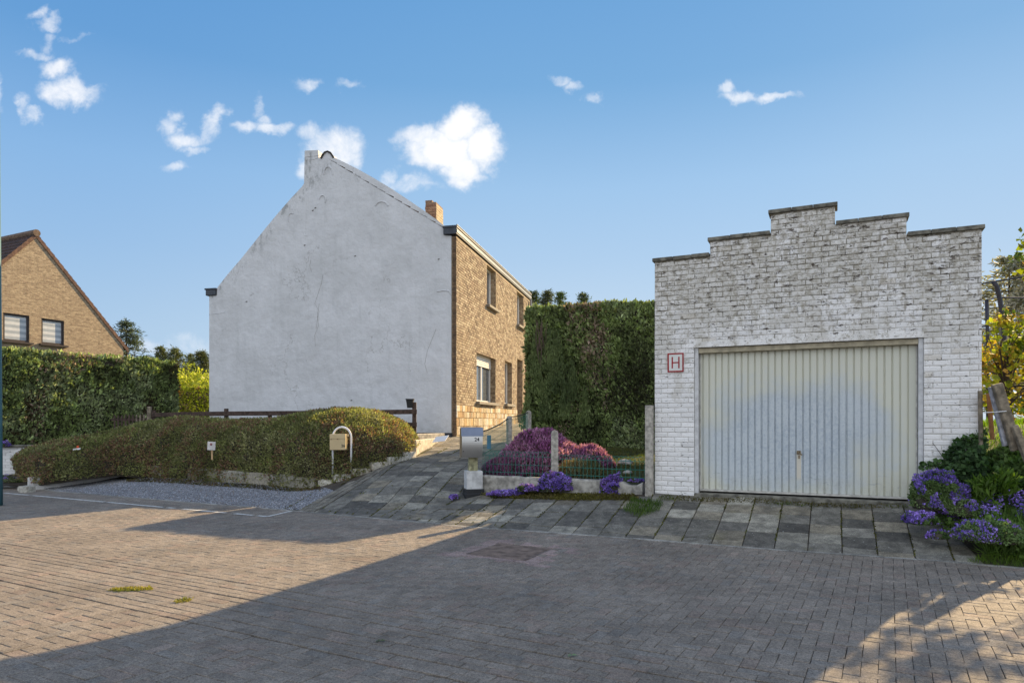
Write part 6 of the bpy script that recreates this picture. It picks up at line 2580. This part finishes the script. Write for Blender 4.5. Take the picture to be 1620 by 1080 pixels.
def blob_tree(name, label, cat, base, trunk_h, blobs_, n, size, pal, asp=.6, mat=LEAF, trunk_r=.08, seed=1, group=None, limbs=10, dropf=.45, hole=2.2):
    base = np.array(base, float)
    o = thing(name, label, cat, tuple(base), group)
    m = MB()
    rr = random.Random(seed)
    bl = [np.array(b_, float) for b_ in blobs_]
    top = bl[0][:3]
    tp = Vector(base) + Vector((0, 0, trunk_h))
    m.tube([Vector(base) - Vector((0, 0, .1)), (Vector(base) + tp) / 2 + Vector((rr.uniform(-.05, .05), 0, 0)), tp, Vector(top)], [trunk_r, trunk_r * .8, trunk_r * .65, trunk_r * .3], 8)
    for k in range(limbs):
        b_ = bl[k % len(bl)]
        d = Vector((rr.gauss(0, 1), rr.gauss(0, 1), rr.gauss(.3, .7))).normalized()
        e_ = Vector(b_[:3]) + Vector((d.x * b_[3], d.y * b_[3], d.z * b_[4])) * .8
        f0 = rr.uniform(.45, 1)
        s0 = Vector(base) * (1 - f0) + tp * f0
        mid = (s0 * .5 + e_ * .5) + Vector((rr.uniform(-.1, .1), rr.uniform(-.1, .1), rr.uniform(0, .12)))
        m.tube([s0, mid, e_], [trunk_r * .4, trunk_r * .25, trunk_r * .08], 5)
    m.build('trunk', BARK, o)
    P_l, N_l = [], []
    w = np.array([b_[3] ** 2 * b_[4] for b_ in bl]); w /= w.sum()
    for b_, ww_ in zip(bl, w):
        k = int(n * ww_)
        d = rand_dir(k)
        rad = rng.random((k, 1)) ** .4
        p = b_[:3] + d * rad * np.array([b_[3], b_[3], b_[4]])
        p += (fbm(p, 2.0 / b_[3], seed)[:, None] - .5) * d * b_[3] * .8
        P_l.append(p); N_l.append(d)
    p = np.vstack(P_l); nn = np.vstack(N_l)
    kf = vnoise(p, hole, seed + 3) + .5 * vnoise(p, hole * 2.2, seed + 4)
    keep = kf > dropf * 1.5
    p, nn = p[keep], nn[keep]
    k = len(p)
    Dr = unit(nn * .4 + rng.normal(size=(k, 3)) * .8 + np.array([0, 0, .1]))
    cols = palette(p, pal, 1.5 / bl[0][3], seed + 8, .28)
    leaf_mesh('crown', p, Dr, unit(rng.normal(size=(k, 3)) + nn * .6), size * np.clip(rng.normal(1, .3, k), .4, 1.8), asp, cols, mat, o)
    return o


YG = [(.13, .17, .02), (.22, .26, .02), (.32, .30, .03), (.36, .20, .05), (.10, .16, .03)]
blob_tree('yellow_shrub', 'yellow green and orange leaved shrub glowing behind the garage corner', 'shrub', (7.95, 11.0, 1.35), .9,
          [(7.95, 11.0, 2.65, .62, .75), (8.45, 11.2, 2.5, .6, .7), (7.75, 10.7, 2.2, .5, .6), (8.5, 10.8, 1.95, .5, .4), (8.0, 11.1, 3.1, .35, .3)], 6500, .085, YG, .75, seed=5, trunk_r=.05, limbs=22, dropf=.54, hole=3.4)
blob_tree('yellow_shrub', 'taller loose shrub just past the right border', 'shrub', (9.6, 10.6, 1.4), 1.6,
          [(9.5, 10.7, 3.8, .75, .7), (9.0, 11.4, 4.4, .6, .6), (10.2, 10.4, 4.2, .8, .8), (9.1, 10.4, 3.3, .45, .4)], 5200, .11, YG, .75, seed=15, trunk_r=.07, limbs=18, dropf=.57, hole=2.4)
# twig reaching in at the right border
tw = MB(); tw.tube([P(1660, 440, 11), P(1622, 420, 11), P(1604, 408, 11)], [.012, .008, .004], 5)
tg = thing('twig', 'thin leafy twig reaching into the sky at the right border', 'twig', P(1660, 440, 11))
tw.build('stem', BARK, tg)
tp_ = np.array([P(1603 + random.uniform(-3, 14), 405 + random.uniform(-4, 8), 11 + random.uniform(-.1, .1)) for k in range(26)])
leaf_mesh('leaf', tp_, rand_dir(26), rand_dir(26), .09, .7, palette(tp_, [(.08, .12, .02), (.14, .18, .03)], 3, 3), LEAF, tg)

# ivy on the garage corner
iv = thing('ivy', 'dark ivy creeping over the lower right corner of the garage wall', 'ivy', (6.0, 8.85, .6))
ni = 4200
pts = []
while len(pts) < ni:
    x = random.uniform(1455, 1558); y = random.uniform(676, 800)
    lim = np.interp(x, [1455, 1480, 1495, 1510, 1530, 1556], [770, 760, 715, 695, 688, 682])
    lim2 = np.interp(x, [1455, 1556], [780, 800])
    if y < lim or random.random() > .25 + .75 * (y - lim) / 60:
        if not (abs(y - (738 + (x - 1500) * -.02 * 0)) < 6 and 1440 < x < 1500 and random.random() < .5 and abs(y - np.interp(x, [1455, 1500], [735, 728])) < 5):
            continue
    r0 = (x - 810) / 1080
    s = gu(x)
    q = GC + g1 * s + gn * (random.uniform(.02, .22) if y > lim + 25 else random.uniform(.015, .08))
    Yq = q[1]
    pts.append((r0 * Yq, Yq, zat(y, Yq)))
Pp = np.array(pts)
Nn = np.tile(np.array([gn[0], gn[1], .3]), (ni, 1))
leaf_mesh('leaf', Pp, unit(rng.normal(size=(ni, 3)) * .7 + np.array([0, -.2, -.2])), unit(Nn + rng.normal(size=(ni, 3)) * .5), .055 * np.clip(rng.normal(1, .3, ni), .5, 1.7), .85,
          palette(Pp, [(.04, .08, .03), (.06, .11, .04), (.09, .16, .055), (.06, .10, .04)], 3, 9, .3), LEAF, iv)
m = MB()
for k in range(14):
    x0 = random.uniform(1525, 1556); 
    a = Vector(gp(gu(x0), -.03, .55)); b_ = Vector(gp(gu(x0 - random.uniform(5, 60)), -.03, random.uniform(.75, 1.35)))
    m.tube([a, (a + b_) / 2 + Vector((0, 0, random.uniform(0, .15))), b_], [.008, .006, .003], 5)
m.build('stem', BARK, iv)
# brambles and ivy mass right of the wall
mound('ivy_mass', 'dark ivy and bramble mass at the foot of the leaning plank', 'ivy', (6.75, 8.95, .75), .75, .45, .55, 7000, [(.04, .075, .025), (.06, .11, .035), (.10, .16, .05), (.07, .11, .04)], .06, .8, LEAF, 301, leafpart='foliage', up=.1)
mound('ivy_mass', 'dark shaded undergrowth beyond the leaning plank at the right border', 'undergrowth', (8.3, 9.6, .95), .9, .6, .75, 6500, [(.05, .09, .03), (.08, .13, .04), (.13, .19, .05), (.06, .10, .03)], .075, .7, LEAF, 311, leafpart='foliage', up=.1)
# big leaf weeds on the bank
for k, (px, py, Y, lab) in enumerate(((1555, 775, 8.3, 'bright narrow leaved weed standing in the ground cover'), (1590, 765, 8.3, 'second upright weed right of the first'))):
    q = P(px, py, Y)
    n_ = 130
    Pp = np.array([(q[0] + random.gauss(0, .06), q[1] + random.gauss(0, .05), q[2] - .15 + random.uniform(0, .25)) for _ in range(n_)])
    o = leaf_mesh('weed', Pp, unit(rng.normal(size=(n_, 3)) * .6 + np.array([0, 0, .9])), rand_dir(n_), .13, .25, palette(Pp, [(.08, .14, .02), (.12, .20, .03)], 3, k), LEAF)
    tag(o, lab, 'weed')

# ------------------------------------------------------------------ background trees
CP_ = [(.09, .10, .05), (.13, .15, .07), (.18, .19, .08)]


def conifer(label, px, ytop, Y, w, base_z, n, pal, seed, droop=.15, size=.35, group='conifers in the background', layers=16, dens=1.0, asp=.25):
    q = P(px, ytop, Y)
    h = q[2] - base_z
    o = thing('conifer_tree', label, 'tree', (q[0], Y, base_z), group)
    m = MB(); m.tube([(q[0], Y, base_z - .2), (q[0], Y, q[2] - .1)], [h * .02 + .04, .02], 7)
    rr = random.Random(seed)
    PL, DL_ = [], []
    for i in range(layers):
        f = (i + .5) / layers
        z = base_z + h * (.12 + .88 * f)
        rad = w * (1 - f) ** .75 * rr.uniform(.75, 1.2) + .05
        nb_ = rr.randint(5, 8)
        for k in range(nb_):
            a = rr.uniform(0, 2 * math.pi)
            d = Vector((math.cos(a), math.sin(a), -droop + rr.uniform(-.1, .25)))
            rl = rad * rr.uniform(.6, 1.1)
            e_ = Vector((q[0], Y, z)) + d * rl
            m.tube([(q[0], Y, z), e_], [.03, .008], 4)
            c_ = int(n / layers / nb_ * dens)
            tt = rng.random(c_) ** .7
            pts_ = np.array([q[0], Y, z]) + np.outer(tt, np.array(d) * rl) + rng.normal(size=(c_, 3)) * np.array([.09, .09, .06]) * (1 + w * .15)
            PL.append(pts_)
            DL_.append(unit(np.tile(np.array(d), (c_, 1)) + rng.normal(size=(c_, 3)) * .55))
    m.build('trunk', BARK, o)
    Pp = np.vstack(PL); Dr = np.vstack(DL_)
    leaf_mesh('crown', Pp, Dr, unit(rng.normal(size=(len(Pp), 3)) + np.array([0, 0, .7])), size * np.clip(rng.normal(1, .3, len(Pp)), .4, 1.7), asp, palette(Pp, pal, .8, seed, .25), NEEDLE, o)
    return o


conifer('blue green conifer rising behind the eaves of the brick house', 200, 508, 38, 2.9, 1.2, 8000, [(.08, .11, .09), (.12, .155, .12)], 1, size=.15, layers=16)
conifer('dark spiky conifer far behind the gap left of the white gable', 254, 549, 55, 2.0, 1.2, 2600, CP_, 2, size=.17, dens=2.6, layers=30, droop=-.2)
conifer('broad dark conifer behind the gap, second from the left', 278, 552, 55, 2.4, 1.2, 3200, CP_, 3, size=.17, dens=2.6, layers=30, droop=-.2)
conifer('dark conifer just left of the white gable edge', 318, 558, 52, 2.6, 1.2, 3600, CP_, 4, size=.17, dens=2.6, layers=30, droop=-.2)
conifer('slim dark conifer between the others in the gap', 300, 562, 58, 2.0, 1.2, 2400, CP_, 14, size=.17, dens=2.6, layers=30, droop=-.2)
conifer('conifer top above the hedge next to the brick front', 843, 463, 42, 1.9, 1.2, 3800, [(.04, .06, .02), (.06, .09, .03)], 5, size=.15, dens=2.4, droop=-.35, layers=30)
conifer('dark pointed conifer top second above the hedge', 866, 461, 44, 2.2, 1.2, 3800, CP_, 6, size=.15, dens=2.4, droop=-.35, layers=30)
conifer('light green conifer top third above the hedge', 887, 464, 42, 1.5, 1.2, 3200, [(.07, .11, .03), (.10, .14, .04)], 7, size=.15, dens=2.4, droop=-.35, layers=30)
conifer('conifer top fourth above the hedge nearest the garage', 923, 466, 42, 1.5, 1.2, 3200, [(.06, .09, .03), (.09, .12, .04)], 8, size=.15, dens=2.4, droop=-.35, layers=30)
conifer('conifer with haze painted into its needles beyond the frame at the right border', 1597, 408, 34, 4.6, 1.4, 5200, [(.36, .34, .28), (.44, .40, .32), (.30, .30, .25)], 9, size=.30, droop=.05, layers=20)  # distance haze is put into the needle colours, here and on the next
conifer('second conifer with haze painted into its needles past the right border', 1645, 430, 31, 4.6, 1.4, 4800, [(.38, .34, .28), (.48, .40, .32)], 10, size=.30, droop=.05, layers=18)
YT = [(.26, .29, .04), (.36, .38, .05), (.42, .42, .08)]
for k, (px, yt, Y, rx, lab) in enumerate(((268, 583, 40, 2.0, 'bright yellow green tree left in the gap above the sunlit hedge'), (305, 580, 40, 1.7, 'bright yellow green tree middle in the gap above the sunlit hedge'),
                                          (338, 590, 38, 1.5, 'bright yellow green tree touching the white gable edge'), (236, 577, 43, 1.6, 'yellow green tree half hidden behind the left hedge end'))):
    q = P(px, yt, Y)
    blob_tree('broadleaf_tree', lab, 'tree', (q[0], Y, 1.2), 1.2, [(q[0], Y, q[2] - 1.3, rx, 1.25), (q[0] + .8, Y + .4, q[2] - 1.9, rx * .8, 1.1), (q[0] - .8, Y - .2, q[2] - 1.8, rx * .8, 1.1)], 5200, .17, YT, .55, seed=60 + k, trunk_r=.1,
              group='bright trees in the gap', dropf=.25)

# a parked glimpse of white gravel stones in the lawn garden
for k, (px, py, Y, r_0, lab) in enumerate(((993, 742, 11.9, .07, 'smaller pale rock near the mesh in the heather garden'), (988, 724, 12.9, .12, 'larger mottled rock on the heather garden lawn'), (978, 748, 11.7, .06, 'flat white rock right behind the green mesh'))):
    q = P(px, py, Y)
    bm = bmesh.new(); bmesh.ops.create_icosphere(bm, subdivisions=3, radius=1)
    vs_ = np.array([v.co[:] for v in bm.verts]); nz = fbm(vs_, 1.6, 400 + k)
    for v, s_ in zip(bm.verts, nz):
        v.co = Vector((q[0], Y, h1(q[0], Y) + r_0 * .25)) + Vector((v.co.x * r_0 * 1.3, v.co.y * r_0, v.co.z * r_0 * .6)) * (.65 + .7 * s_)
    me = bpy.data.meshes.new('rock'); bm.to_mesh(me); bm.free(); me.materials.append(CONC)
    tag(link('rock', me), lab, 'rock')
